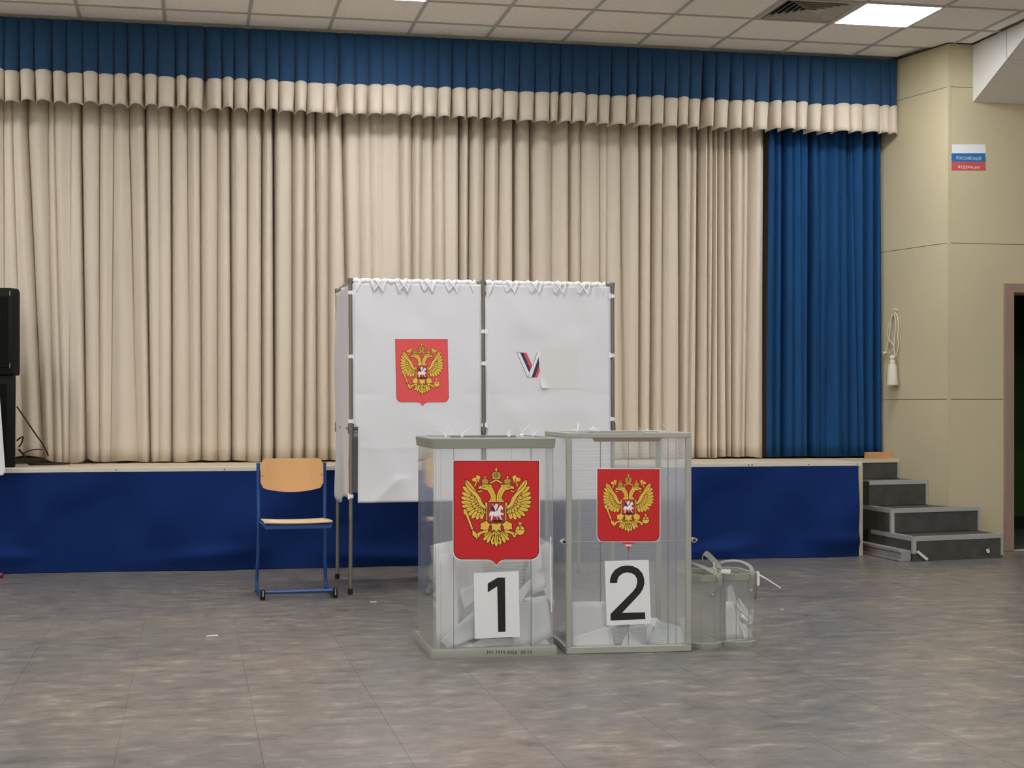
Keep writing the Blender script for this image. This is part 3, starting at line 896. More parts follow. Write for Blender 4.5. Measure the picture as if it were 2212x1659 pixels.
    # crowns
    both([(478,432),(556,432),(566,385),(540,362),(515,358),(490,362),(466,385)], 4, 13)
    both([(510,358),(510,345),(500,345),(500,335),(510,335),(510,320),(521,320),(521,335),(531,335),(531,345),(521,345),(521,358)], 3, 8)
    both([(470,440),(610,445),(608,462),(480,462)], 3, 9)
    both([(676,368),(640,382),(575,425),(600,428),(650,402),(676,392)], 3, 10)
    G2([(625,365),(727,365),(745,310),(730,275),(700,262),(676,270),(652,262),(622,275),(606,310)], 4, 15)
    G2([(669,262),(669,232),(656,232),(656,218),(669,218),(669,198),(683,198),(683,218),(696,218),(696,232),(683,232),(683,262)], 3, 9)
    m_.stroke([(676,275),(676,350)], 9, M, Lg+0.2, 2); m_.stroke([(652,290),(658,352)], 7, M, Lg+0.2, 2); m_.stroke([(700,290),(694,352)], 7, M, Lg+0.2, 2)
    m_.stroke([(628,352),(724,352)], 8, M, Lg+0.2, 3)
    # ribbons
    both([(358,468),(385,395),(345,400),(322,372),(350,345),(392,345),(385,318),(410,308),(446,330),(440,360),(425,385),(436,425),(402,385),(410,352),(388,372),(402,395),(378,462)], 3, 9)
    # breast shield with rider
    Lg += 0.3
    G2([(556,700),(797,700),(797,965),(780,985),(700,990),(676,1002),(652,990),(573,985),(556,965)], 6, 16)
    Lg += 0.3
    horse = [(580,850),(600,825),(650,835),(690,815),(712,770),(735,738),(755,745),(775,790),(762,802),(742,790),(735,840),(765,850),(788,865),(770,880),(745,872),(735,890),(760,950),(745,962),(720,905),(690,890),(660,905),(640,880),(628,905),(612,960),(596,955),(605,890),(585,880),(596,905),(584,912),(574,878)]
    P(horse, Lg, 0)
    P([(600,760),(650,748),(690,770),(680,800),(640,820),(610,810)], Lg+0.15, 5)
    P([(648,760),(665,722),(700,722),(695,760),(672,812),(655,800)], Lg+0.3, 0)
    m_.stroke([(622,722),(662,800),(690,940)], 7, M, Lg+0.45, 0)
    P([(612,968),(650,940),(690,955),(730,940),(780,962),(740,980),(660,985)], Lg+0.2, 2)
    return m_

# ================================================================== VOTING BOOTHS
BX, BY = 0.96, 9.526
BW, BD, BH = 1.665, 0.87, 1.935
bt = thing('voting_booth', 'double voting booth of steel tubes with white cloth sides', 'voting booth', (BX, BY, 0))
XS = (0.0, 0.829, BW)
for yy in (0.0, BD):
    for xx in XS:
        m_ = MB(); m_.tube([(xx, yy, 0.03), (xx + 0.004, yy, 0.95), (xx, yy, BH)], 0.0125, 10)
        pole = build('pole', m_, 'steel_tube', parent=bt, smooth=40)
        m_ = MB(); m_.tube([(xx, yy, 0.0), (xx, yy, 0.035)], 0.0155, 10); build('rubber_foot', m_, 'rubber', parent=pole, smooth=40)
        m_ = MB(); m_.tube([(xx+0.003, yy, 0.985), (xx+0.003, yy, 1.05)], 0.018, 10); build('pole_joint', m_, 'joint_steel', parent=pole, smooth=40)
        m_ = MB(); m_.tube([(xx, yy, BH-0.025), (xx, yy, BH+0.006)], 0.016, 10); build('top_joint', m_, 'joint_steel', parent=pole, smooth=40)
def rod(a, b, r=0.011, name='rail', k='steel_tube'):
    m_ = MB(); m_.tube([a, b], r, 10); return build(name, m_, k, parent=bt, smooth=40)
for zz in (BH-0.01, 1.018):
    for xx in XS: rod((xx, 0.012, zz), (xx, BD-0.012, zz))
    rod((0.012, BD, zz), (0.815, BD, zz)); rod((0.843, BD, zz), (BW-0.012, BD, zz))
for a, b in ((0.012, 0.815), (0.843, BW-0.012)):
    rod((a, 0, BH-0.012), (b, 0, BH-0.012))
rod((BW-0.075, 0.012, 1.02), (BW-0.01, 0.012, 1.02), 0.015, 'short_stub', 'joint_steel')
rod((0.01, 0.012, 1.02), (0.05, 0.012, 1.02), 0.015, 'short_stub', 'joint_steel')
for a, b in ((0.02, 0.81), (0.85, BW-0.02)):
    m_ = MB(); m_.box(a, b, 0.08, BD-0.02, 0.985, 1.003); build('writing_shelf', m_, 'shelf_board', parent=bt, bevel=0.003)

def soft_rect(x_, z_, pa, pb, ya, yb):
    a = at_y(pa, yb, BY); b = at_y(pb, ya, BY); e = 0.14
    q = max(a.x-BX-x_, x_-(b.x-BX), a.z-z_, z_-b.z, 0)/e
    return 0.0 if q <= 0 else min(1.0, q*q*(3-2*q) if q < 1 else 1.0)
def cloth_disp(x_, z_, seed):
    m = soft_rect(x_, z_, 846, 974, 726, 884)*soft_rect(x_, z_, 1110, 1252, 745, 846)
    return cloth_raw(x_, z_, seed)*m
def cloth_raw(x_, z_, seed):
    d = 0.004*math.sin(x_*9 + seed) + 0.004*math.sin(z_*5 + x_*3 + seed)
    d += 0.006*abs(math.sin((x_*3.1 + z_*2.2 + seed)*2.1))**6
    d += 0.005*math.exp(-((z_-1.245)/0.006)**2) - 0.004*math.exp(-((z_-1.235)/0.02)**2)   # horizontal packing crease
    d += 0.004*math.exp(-((z_-0.90)/0.008)**2)
    return d
def front_panel(xa, xb, za, zb, seed, nx=44, nz=90, low_left=0.0):
    def f(u, v_):
        z_ = za + v_*(zb-za); x_ = xa + u*(xb-xa)
        if low_left and z_ < 1.03: x_ = xa + low_left + u*(xb-xa-low_left)
        e = 1.0
        d = cloth_disp(x_, z_, seed)
        d += 0.010*math.sin(x_*38 + seed)*max(0, (z_-1.84)/0.07)*0.5
        if z_ < 0.72: d += 0.010*math.exp(-abs((x_-xa-0.16) - (z_-0.60)*1.2)/0.05)
        return Vector((x_, -0.016 - d, z_))
    m_ = MB(); m_.grid(f, nx, nz)
    return m_
panels = []
for xa, xb, seed, ll in ((0.018, 0.812, 1.3, 0.026), (0.846, BW-0.018, 4.1, 0.0)):
    o = build('front_cloth', front_panel(xa, xb, 0.563, BH-0.02, seed, low_left=ll), 'booth_cloth', parent=bt, smooth=50, solid=0.0015)
    panels.append(o)
    # white sleeve on the rail and criss-cross lacing
    m_ = MB()
    pts = [(xa + (xb-xa-0.03)*k/40, 0, BH-0.010 + 0.004*math.sin(k*1.9)) for k in range(41)]
    m_.tube(pts, [0.017 + 0.003*math.sin(k*2.7) for k in range(41)], 10)
    build('rail_sleeve', m_, 'tie_white', parent=bt, smooth=60)
    n_ = 9
    for k in range(n_):
        m_ = MB()
        x0_ = xa + 0.05 + (xb-xa-0.1)*k/n_; s_ = 0.055 if k % 2 else -0.03
        m_.tube([(x0_, -0.018, BH+0.004), (x0_+s_*0.5, -0.03, BH-0.03), (x0_+s_, -0.026, BH-0.07)], 0.0045, 6)
        build('lacing_cord', m_, 'tie_white', parent=bt, smooth=60); m_ = MB()
        m_.tube([(x0_+0.05, -0.018, BH+0.004), (x0_+0.05-s_*0.4, -0.03, BH-0.03), (x0_+0.05-s_*0.9, -0.026, BH-0.065)], 0.004, 6)
        build('lacing_cord', m_, 'tie_white', parent=bt, smooth=60)
# side, back and middle cloths
def side_cloth(xx, seed, zlo=0.575, swing=0.0):
    def f(u, v_):
        z_ = zlo + v_*(BH-0.03-zlo); y_ = 0.015 + u*(BD-0.03)
        k = max(0, (0.8 - z_)/0.25)
        return Vector((xx - 0.012 + 0.008*math.sin(y_*14+seed) + 0.006*math.sin(z_*7+y_*9) - swing*k*math.sin(math.pi*u)*0.5 + (0.02*k*(1-u) if swing else 0), y_, z_ + (0.03*math.sin(u*7)*max(0, 1-v_*6) if swing else 0)))
    m_ = MB(); m_.grid(f, 24, 50); return m_
build('side_cloth', side_cloth(0.0, 0.4, 0.56, 0.03), 'booth_cloth', parent=bt, smooth=60, solid=0.0015)
build('side_cloth', side_cloth(BW+0.02, 2.4), 'booth_cloth', parent=bt, smooth=60, solid=0.0015)
build('side_cloth', side_cloth(0.84, 1.4), 'booth_cloth', parent=bt, smooth=60, solid=0.0015)
for xa, xb, seed in ((0.02, 0.815, 2.0), (0.845, BW-0.02, 3.3)):
    def fb(u, v_, xa=xa, xb=xb, seed=seed):
        x_ = xa + u*(xb-xa); z_ = 0.575 + v_*(BH-0.03-0.575)
        return Vector((x_, BD + 0.014 + 0.006*math.sin(x_*11+seed) + 0.004*math.sin(z_*6+seed), z_))
    m_ = MB(); m_.grid(fb, 24, 40); build('back_cloth', m_, 'booth_cloth', parent=bt, smooth=60, solid=0.0015)
# ties around the poles
def tie(xx, zz, w=0.05, dx_=0.0):
    m_ = MB(); m_.tube([(xx, 0, zz-0.011), (xx, 0, zz+0.011)], 0.0165, 10)
    m_.prism([(xx+dx_*0.3, -0.017, zz-0.012), (xx+dx_, -0.019, zz-0.02), (xx+dx_, -0.019, zz+0.022), (xx+dx_*0.3, -0.017, zz+0.012)], (0, -0.003, 0))
    build('cloth_tie', m_, 'tie_white', parent=bt, smooth=40)
def zat(px_, py_): return at_y(px_, py_, BY).z
for py_ in (632, 770, 910): tie(0.0, zat(757, py_), dx_=0.03)
tie(0.003, zat(757, 1072), dx_=-0.02)
for py_ in (716, 785, 918): tie(0.829, zat(1043, py_), dx_=0.025)
for py_ in (640, 768, 905): tie(BW, zat(1323, py_), dx_=-0.03)
# printed emblem on the first front cloth, striped V mark and taped-on paper on the second
def cmap(px_of, seed, off=0.0035, step=0.00016):
    def M(u, v_, layer):
        px_, py_ = px_of(u, v_)
        p_ = at_y(px_, py_, BY)
        x_, z_ = p_.x - BX, p_.z
        return Vector((x_, -0.016 - cloth_disp(x_, z_, seed) - off - layer*step, z_))
    return M
def fine(mb_):                       # cut long print faces so that they follow the cloth
    me = bpy.data.meshes.new('tmp'); me.from_pydata([tuple(p) for p in mb_.v], [], mb_.f); me.polygons.foreach_set('material_index', mb_.m)
    return me
M = cmap(lambda u, v_: (851.5 + (u-52)/1251*115.5 + (v_-90)/1522*3.0, 731.5 + (v_-90)/1522*147), 1.3, off=0.002)
build('printed_emblem', crest(M), ['crest_white', 'crest_red_pale'] + CREST_MATS[2:], parent=panels[0])
VM = cmap(lambda u, v_: (1100 + u/13.01, 740 + v_/13.01), 4.1, off=0.002)
m_ = MB()
for pl, k in (([(205,285),(285,285),(548,868),(522,968),(500,968)], 0), ([(290,285),(378,285),(580,745),(547,850)], 1), ([(378,285),(466,285),(638,655),(588,745)], 2),
              ([(765,285),(868,285),(805,415),(606,982),(528,982),(552,880)], 0), ([(805,415),(828,620),(698,982),(610,982)], 1), ([(828,640),(842,800),(772,982),(696,982)], 2)):
    m_.poly([VM(a, b, 1) for a, b in pl], k)
for pl in ([(195,275),(500,978),(605,990)], [(195,275),(300,277)], [(765,285),(650,630)], [(552,868),(522,975)]): m_.stroke(pl, 11, VM, 2, 3)
build('striped_v_mark', m_, ['crest_white', 'logo_navy', 'logo_red', 'dark_line'], parent=panels[1])
PM = cmap(lambda u, v_: (1100 + u/13.01, 740 + v_/13.01), 4.1, off=0.0015)
m_ = MB()
def pf(u, v_):
    x_ = 868 + u*1030 + 12*math.sin(v_*7); y_ = 150 + v_*1150
    p_ = PM(x_, y_, 2 + 3*math.sin(u*6+v_*4))
    k = max(0, 1-u*3.2)*max(0, v_*3.4-2.4)
    return p_ + Vector((0, -0.028*k*k, 0.006*k))
m_.grid(pf, 24, 24)
build('taped_paper', m_, 'patch_paper', parent=panels[1], smooth=60)

# ================================================================== CHAIR
ch = thing('school_chair', 'blue tube school chair with plywood backrest and seat', 'chair', (0.628, 9.60, 0), math.radians(2.0))
for s_ in (-1, 1):
    x_ = 0.207*s_
    path = smoothpath([(x_, 0.225, 0.80), (x_, 0.215, 0.60), (x_, 0.20, 0.44), (x_+0.002*s_, 0.215, 0.22), (x_+0.008*s_, 0.235, 0.09), (x_+0.010*s_, 0.228, 0.035), (x_+0.010*s_, 0.18, 0.020), (x_+0.010*s_, -0.10, 0.020), (x_+0.009*s_, -0.20, 0.028), (x_+0.009*s_, -0.245, 0.045)], 5)
    m_ = MB(); m_.tube(path, 0.0115, 8); fr = build('side_frame', m_, 'chair_blue', parent=ch, smooth=50)
    m_ = MB(); m_.tube([(x_+0.009*s_, -0.235, 0.0), (x_+0.009*s_, -0.242, 0.03), (x_+0.009*s_, -0.246, 0.062)], [0.014, 0.016, 0.013], 10); build('rubber_foot', m_, 'rubber', parent=fr, smooth=50)
    m_ = MB(); m_.tube([(x_+0.009*s_, -0.262, 0.022), (x_+0.009*s_, -0.262, 0.058)], 0.004, 8); build('foot_highlight', m_, 'rivet', parent=fr, smooth=50)  # grey highlight on the rubber foot, shaped as a thin pale rod
    m_ = MB(); m_.tube([(x_+0.010*s_, 0.19, 0.0), (x_+0.010*s_, 0.19, 0.012)], 0.012, 8); build('rubber_foot', m_, 'rubber', parent=fr, smooth=50)
    m_ = MB(); m_.tube([(x_*0.98, 0.205, 0.432), (x_*0.95, -0.19, 0.437)], 0.010, 8); build('seat_rail', m_, 'chair_blue', parent=ch, smooth=50)
m_ = MB(); m_.tube([(-0.215, -0.16, 0.036), (0.215, -0.16, 0.036)], 0.011, 8); build('cross_bar', m_, 'chair_blue', parent=ch, smooth=50)
m_ = MB(); m_.box(-0.2, 0.2, -0.195, -0.175, 0.415, 0.443); build('front_rail', m_, 'chair_blue', parent=ch, bevel=0.004)
def plate(w, h, r, n=6):
    pts = []
    for cx_, cy_, a in ((w/2-r, h/2-r, 0), (-w/2+r, h/2-r, 90), (-w/2+r, -h/2+r, 180), (w/2-r, -h/2+r, 270)):
        for k in range(n+1): pts.append((cx_ + r*math.cos(math.radians(a+90*k/n)), cy_ + r*math.sin(math.radians(a+90*k/n))))
    return pts
# backrest: curved plywood with rounded corners and a bowed lower edge
def backrest():
    m_ = MB(); n = 24; rows = 8
    def outline(x_):
        u = abs(x_)/0.195
        c = 0.035
        dx_ = max(0, abs(x_) - (0.195-c)); q_ = c - math.sqrt(max(c*c-dx_*dx_, 0))
        c2 = 0.028; dx2 = max(0, abs(x_) - (0.195-c2)); q2 = c2 - math.sqrt(max(c2*c2-dx2*dx2, 0))
        return 0.828 - q_, 0.618 + 0.030*u*u + q2
    def P_(i_, j_, off):
        x_ = -0.195 + 0.39*i_/n
        zt, zb = outline(x_)
        z_ = zb + (zt-zb)*j_/rows
        return Vector((x_, 0.205 - 0.028*(1-(x_/0.195)**2)*-1 - 0.028 + (z_-0.62)*0.06 + off, z_))
    vs = [P_(i_, j_, 0) for j_ in range(rows+1) for i_ in range(n+1)] + [P_(i_, j_, 0.011) for j_ in range(rows+1) for i_ in range(n+1)]
    K = (n+1)*(rows+1); fs = []
    for j_ in range(rows):
        for i_ in range(n):
            a = j_*(n+1)+i_; fs.append((a, a+1, a+n+2, a+n+1)); fs.append((K+a, K+a+n+1, K+a+n+2, K+a+1))
    m_.add(vs, fs)
    edge = []
    for i_ in range(n): edge.append((i_, i_+1))
    for j_ in range(rows): edge.append((j_*(n+1)+n, (j_+1)*(n+1)+n))
    for i_ in range(n, 0, -1): edge.append((rows*(n+1)+i_, rows*(n+1)+i_-1))
    for j_ in range(rows, 0, -1): edge.append((j_*(n+1), (j_-1)*(n+1)))
    for a, b in edge: m_.f.append((b, a, K+a, K+b)); m_.m.append(1)
    return m_
br_ = build('backrest', backrest(), ['plywood', 'plywood_edge'], parent=ch, smooth=40)
for s_ in (-1, 1):
    for z_ in (0.668, 0.732):
        m_ = MB(); m_.tube([(s_*0.183, 0.185, z_), (s_*0.183, 0.174, z_+0.0005)], 0.005, 8); build('rivet', m_, 'rivet', parent=br_)
m_ = MB(); n_ = 14
def seatf(u, v_):
    x_ = (u-.5)*0.41*(1-0.06*v_); y_ = -0.205 + v_*0.39
    return Vector((x_, y_, 0.459 + 0.006*(2*u-1)**2 - 0.006*(1-v_)**4 - 0.016*v_))
m_.grid(seatf, 14, 10)
o = build('seat', m_, 'plywood_edge', parent=ch, smooth=40, solid=0.011)

# ================================================================== BALLOT BOX 1 (clear plastic, grey lid and base)
W1, D1, H1 = 0.596, 0.62, 1.012
B1X, B1Y = (1.083+1.677)/2, 7.02 + D1/2
b1 = thing('ballot_box', 'tall clear ballot box marked with the number 1', 'ballot box', (B1X, B1Y, 0), math.radians(-1.0))
def ring(w, d, c, n=3):
    """rectangle w x d with rounded-chamfer corners c"""
    pts = []
    for sx, sy, a0 in ((1,-1,-90), (1,1,0), (-1,1,90), (-1,-1,180)):
        for k in range(n+1):
            a = math.radians(a0 + 90*k/n)
            pts.append((sx*(w/2-c) + c*math.cos(a), sy*(d/2-c) + c*math.sin(a)))
    return pts
def loft(m_, secs, m=0, cap0=True, cap1=True):
    n = len(secs[0][0]); vs = []; fs = []
    for poly, z_ in secs: vs += [(a, b, z_) for a, b in poly]
    for i_ in range(len(secs)-1):
        for k in range(n):
            a = i_*n+k; b = i_*n+(k+1) % n; fs.append((a, b, b+n, a+n))
    if cap0: fs.append(list(range(n))[::-1])
    if cap1: fs.append([(len(secs)-1)*n+k for k in range(n)])
    m_.add(vs, fs, m); return m_
m_ = MB(); loft(m_, [(ring(W1, D1, .02), 0.0), (ring(W1, D1, .02), 0.034), (ring(W1-0.006, D1-0.006, .02), 0.040)])
base1 = build('base_tray', m_, 'grey_plastic', parent=b1, smooth=40)
w_, d_ = W1-0.03, D1-0.03
TH_ = 0.004
def pane(name, parent, x0, x1, y0, y1, z0, z1, k='clear_acrylic'):
    m_ = MB(); m_.box(x0, x1, y0, y1, z0, z1); return build(name, m_, k, parent=parent)
z0_, z1_ = 0.040, H1-0.046
pane('front_sheet', b1, -w_/2+0.022, w_/2-0.022, -d_/2, -d_/2+TH_, z0_, z1_)
pane('back_sheet', b1, -w_/2+0.022, w_/2-0.022, d_/2-TH_, d_/2, z0_, z1_)
pane('side_sheet', b1, -w_/2, -w_/2+TH_, -d_/2+0.022, d_/2-0.022, z0_, z1_)
pane('side_sheet', b1, w_/2-TH_, w_/2, -d_/2+0.022, d_/2-0.022, z0_, z1_)
for sx in (-1, 1):
    for sy in (-1, 1):
        m_ = MB(); c = 0.022
        pts = []
        for k in range(5):
            a = math.radians(90*k/4); pts.append((sx*(w_/2-c + c*math.cos(a)), sy*(d_/2-c + c*math.sin(a))))
        inn = [(sx*(w_/2-c + (c-TH_)*math.cos(math.radians(90*k/4))), sy*(d_/2-c + (c-TH_)*math.sin(math.radians(90*k/4)))) for k in range(4, -1, -1)]
        m_.prism([(a, b, z0_) for a, b in pts+inn], (0, 0, z1_-z0_))
        build('rounded_corner', m_, 'clear_acrylic', parent=b1, smooth=40)
# thin vertical lines just inside the clear front sheet
def line_x(root, px_, yl):
    MW = Matrix.Translation(root.location) @ Matrix.Rotation(root.rotation_euler.z, 4, 'Z')
    q_ = MW.inverted() @ on_plane(px_, 1100, MW @ Vector((0, yl, 0)), MW.to_3x3() @ Vector((0, -1, 0)))
    return q_.x
for px_, wd, za, k in ((980, 0.0022, z0_, 'dark_line'), (1147, 0.0026, z0_, 'dark_line'), (1105, 0.0014, 0.5, 'grey_plastic'), (941, 0.0016, z0_, 'grey_plastic'), (952, 0.001, z0_, 'grey_plastic'), (1194, 0.0016, z0_, 'grey_plastic')):
    x_ = line_x(b1, px_, -d_/2+0.006); m_ = MB(); m_.box(x_-wd/2, x_+wd/2, -d_/2+TH_+0.0005, -d_/2+TH_+0.0015, za, z1_); build('thin_line', m_, k, parent=b1)
for x_, z_a, z_b in ((-w_/2+0.030, 0.44, 0.52), (w_/2-0.018, 0.30, 0.55), (w_/2-0.014, 0.20, 0.36)):
    m_ = MB(); m_.box(x_-0.003, x_+0.003, -d_/2-0.002, -d_/2, z_a, z_b); build('tape_strip', m_, 'tape_white', parent=b1)
m_ = MB(); loft(m_, [(ring(W1-0.022, D1-0.022, .03), H1-0.05), (ring(W1-0.012, D1-0.012, .04), H1-0.048), (ring(W1-0.002, D1-0.002, .05), H1-0.006), (ring(W1-0.010, D1-0.010, .05), H1), (ring(W1-0.06, D1-0.06, .04), H1), (ring(W1-0.06, D1-0.06, .04), H1-0.05), (ring(W1-0.022, D1-0.022, .03), H1-0.05)], 0, False, False)
lid1 = build('lid_rim', m_, 'grey_plastic', parent=b1, smooth=40)
m_ = MB(); loft(m_, [(ring(W1-0.06, D1-0.06, .04), H1-0.008), (ring(W1-0.06, D1-0.06, .04), H1-0.003)]); build('clear_top', m_, 'clear_acrylic', parent=b1)
m_ = MB(); m_.box(-0.16, 0.16, -0.006, 0.006, H1-0.003, H1-0.001); build('slot', m_, 'dark_line', parent=lid1)
# plastic ties sealing the lid
def seal(parent, x_, y_, z_, seed, n=4, L=0.06):
    rr = random.Random(seed); m_ = MB()
    for k in range(n):
        a = rr.uniform(0, 6.28); e = rr.uniform(0.05, 1.2); q_ = L*rr.uniform(.5, 1.2)
        d = Vector((math.cos(a)*math.cos(e), 0.3*math.sin(a)*math.cos(e), math.sin(e)))*q_
        p0 = Vector((x_ + rr.uniform(-.01, .01), y_, z_+0.006))
        m_.tube([p0, p0 + d*0.5 + Vector((0, 0, 0.004)), p0 + d], [0.0022, 0.0018, 0.001], 5)
    m_.box(x_-0.005, x_+0.005, y_-0.004, y_+0.004, z_, z_+0.011)
    build('plastic_seal', m_, 'tie_nylon', parent=parent)
for x_, seed, n in ((-0.20, 1, 4), (-0.125, 9, 4), (0.10, 3, 4), (0.17, 5, 3), (0.215, 6, 3)): seal(b1, x_, -0.12 + 0.02*(seed % 3), H1, seed, n)
m_ = MB(); m_.band(smoothpath([(0.13, -0.13, H1+0.002), (0.17, -0.13, H1+0.014), (0.20, -0.13, H1+0.010), (0.24, -0.13, H1+0.003)], 4), (0, 1, 0), 0.02, 0.001); build('paper_scrap', m_, 'paper', parent=b1)

# things drawn on the front face (front plane in the box's own frame)
def local_map(root, yloc, units):
    MW = Matrix.Translation(root.location) @ Matrix.Rotation(root.rotation_euler.z, 4, 'Z')
    inv = MW.inverted()
    n = MW.to_3x3() @ Vector((0, -1, 0)); p = MW @ Vector((0, yloc, 0))
    def Mx(u, v_, layer):
        px_, py_ = units(u, v_)
        q_ = inv @ on_plane(px_, py_, p, n)
        return Vector((q_.x, yloc - 0.0004 - layer*0.0001, q_.z))
    return Mx
yf1 = -d_/2 - 0.0005
M = local_map(b1, yf1, lambda u, v_: (970 + u/6.638, 980 + v_/6.638))
build('emblem_sticker', crest(M), CREST_MATS, parent=b1)
def sheet_with_digit(root, yl, units, corners, digit):
    Mx = local_map(root, yl, units); m_ = MB()
    m_.poly([Mx(a, b, 0.6) for a, b in corners], 0)
    q_ = [Mx(a, b, 3.2) for a, b in digit]
    m_.poly(q_, 1)
    return m_
U3 = lambda u, v_: (890 + u/5.924, 1150 + v_/5.924)
D1P = [(968,655),(1095,578),(1190,578),(1197,1272),(1102,1275),(1090,690),(968,768)]
m_ = sheet_with_digit(b1, yf1, U3, [(790,520),(1365,495),(1380,1335),(805,1362)], D1P)
build('number_sheet', m_, ['paper', 'black_print'], parent=b1)
# handwriting on the base
GL = {'0': [[(.5,0),(.1,.3),(.1,.7),(.5,1),(.8,.7),(.8,.3),(.5,0)]], '1': [[(.2,.35),(.5,0),(.45,1)]], '2': [[(.1,.3),(.4,0),(.75,.25),(.15,1),(.85,.95)]],
      '3': [[(.2,.05),(.8,.05),(.45,.4),(.8,.65),(.5,1),(.1,.9)]], '4': [[(.2,0),(.15,.5),(.75,.5)], [(.75,0),(.7,1)]], '6': [[(.75,0),(.25,.45),(.2,.85),(.5,1),(.75,.75),(.5,.55),(.2,.75)]],
      ':': [[(.4,.35),(.45,.4)], [(.4,.9),(.45,.95)]]}
M = local_map(b1, -D1/2 - 0.0003, lambda u, v_: (u, v_))
m_ = MB(); u0 = 1050.5; v0 = 1406.0
for c in '341 1414 2026  00:10':
    if c == ' ': u0 += 3.6; v0 -= 0.05; continue
    for pl in GL[c]:
        m_.stroke([(u0 + a*4.4 - b*0.8, v0 + b*7.0) for a, b in pl], 1.0, M, 1.5)
    u0 += 5.5 if c != ':' else 3.2; v0 -= 0.06
build('handwriting', m_, 'ink', parent=base1)

# ================================================================== BALLOT BOX 2 (grey profile frame, ribbed sheets)
W2, D2, H2 = 0.598, 0.62, 1.033
A2 = math.radians(-3.4)
ca, sa = math.cos(A2), math.sin(A2)
fl = Vector((1.716, 7.027, 0))
ctr = fl + Vector((ca*W2/2 - sa*D2/2, sa*W2/2 + ca*D2/2, 0))
b2 = thing('ballot_box', 'tall ribbed clear ballot box in grey profile frame marked 2', 'ballot box', tuple(ctr), A2)
PW = 0.026
for sx in (-1, 1):
    for sy in (-1, 1):
        xa_, xb_ = sorted((sx*W2/2, sx*(W2/2-PW))); ya_, yb_ = sorted((sy*D2/2, sy*(D2/2-PW)))
        m_ = MB(); m_.box(xa_, xb_, ya_, yb_, 0.032, H2-0.026); build('corner_post', m_, 'alu_frame', parent=b2, bevel=0.003)
for zz, hh, nm in ((0.0, 0.032, 'bottom_rail'), (H2-0.026, 0.026, 'top_rail')):
    for sy in (-1, 1):
        ya_, yb_ = sorted((sy*D2/2, sy*(D2/2-PW))); m_ = MB(); m_.box(-W2/2, W2/2, ya_, yb_, zz, zz+hh); build(nm, m_, 'alu_frame', parent=b2, bevel=0.003)
    for sx in (-1, 1):
        xa_, xb_ = sorted((sx*W2/2, sx*(W2/2-PW))); m_ = MB(); m_.box(xa_, xb_, -D2/2+PW, D2/2-PW, zz, zz+hh); build(nm, m_, 'alu_frame', parent=b2, bevel=0.003)
m_ = MB(); m_.box(-W2/2+PW, W2/2-PW, -D2/2+PW, D2/2-PW, 0.006, 0.018); build('floor_plate', m_, 'grey_plastic', parent=b2)
m_ = MB(); m_.box(-W2/2+PW, W2/2-PW, -D2/2+PW, D2/2-PW, H2-0.012, H2-0.006); lid2 = build('clear_top', m_, 'clear_acrylic', parent=b2)
m_ = MB(); m_.box(-0.15, 0.15, -0.006, 0.006, H2-0.005, H2-0.002); build('slot', m_, 'dark_line', parent=lid2)
za_, zb_ = 0.034, H2-0.028
ins = 0.010
pane('front_sheet', b2, -W2/2+PW, W2/2-PW, -D2/2+ins, -D2/2+ins+0.004, za_, zb_, 'clear_acrylic')
pane('back_sheet', b2, -W2/2+PW, W2/2-PW, D2/2-ins-0.004, D2/2-ins, za_, zb_, 'ribbed_sheet')
pane('side_sheet', b2, -W2/2+ins, -W2/2+ins+0.004, -D2/2+PW, D2/2-PW, za_, zb_, 'ribbed_sheet')
pane('side_sheet', b2, W2/2-ins-0.004, W2/2-ins, -D2/2+PW, D2/2-PW, za_, zb_, 'ribbed_sheet')
m_ = MB(); m_.box(-W2/2+PW, W2/2-PW, -D2/2+ins-0.0015, -D2/2+ins, 0.5225, 0.5255); build('sheet_joint', m_, 'alu_frame', parent=b2)
for px_, wd, za in ((1297, 0.003, 0.24), (1357, 0.0026, za_), (1443, 0.0024, za_), (1460, 0.0016, za_), (1485, 0.003, za_)):
    x_ = line_x(b2, px_, -D2/2+ins+0.006); m_ = MB(); m_.box(x_-wd/2, x_+wd/2, -D2/2+ins+0.0045, -D2/2+ins+0.0055, za, zb_); build('thin_line', m_, 'dark_line', parent=b2)  # thin dark vertical lines behind the front sheet
m_ = MB(); m_.prism([(-0.175, -D2/2-0.002, H2-0.026), (0.190-0.035, -D2/2-0.002, H2-0.026), (0.145, -D2/2-0.002, H2-0.042), (-0.165, -D2/2-0.002, H2-0.042)], (0, 0.012, 0)); build('finger_grip', m_, 'brown_flap', parent=b2)
for sx in (-1, 1):
    xx = sx*(W2/2+0.012); zz = 0.525
    m_ = MB(); m_.tube([(xx, -D2/2+0.03, zz), (xx, -D2/2-0.006, zz)], 0.012, 12); m_.tube([(sx*W2/2, -D2/2+0.012, zz), (sx*(W2/2+0.03), -D2/2+0.012, zz)], 0.006, 8)
    lk = build('lock_barrel', m_, 'lock_grey', parent=b2, smooth=40)
    m_ = MB(); m_.tube([(xx, -D2/2-0.006, zz), (xx, -D2/2-0.008, zz)], 0.0075, 12); build('keyhole', m_, 'black_print', parent=lk)
yf2 = -D2/2 + ins - 0.0015
CR2 = lambda u, v_: (1289 + (u-52)/1251*137, 1012 + (v_-90)/1438*159)
M = local_map(b2, yf2, CR2)
build('emblem_sticker', crest(M, tip=False), CREST_MATS, parent=b2)
m_ = MB()
M = local_map(b2, yf2, lambda u, v_: (u, v_))
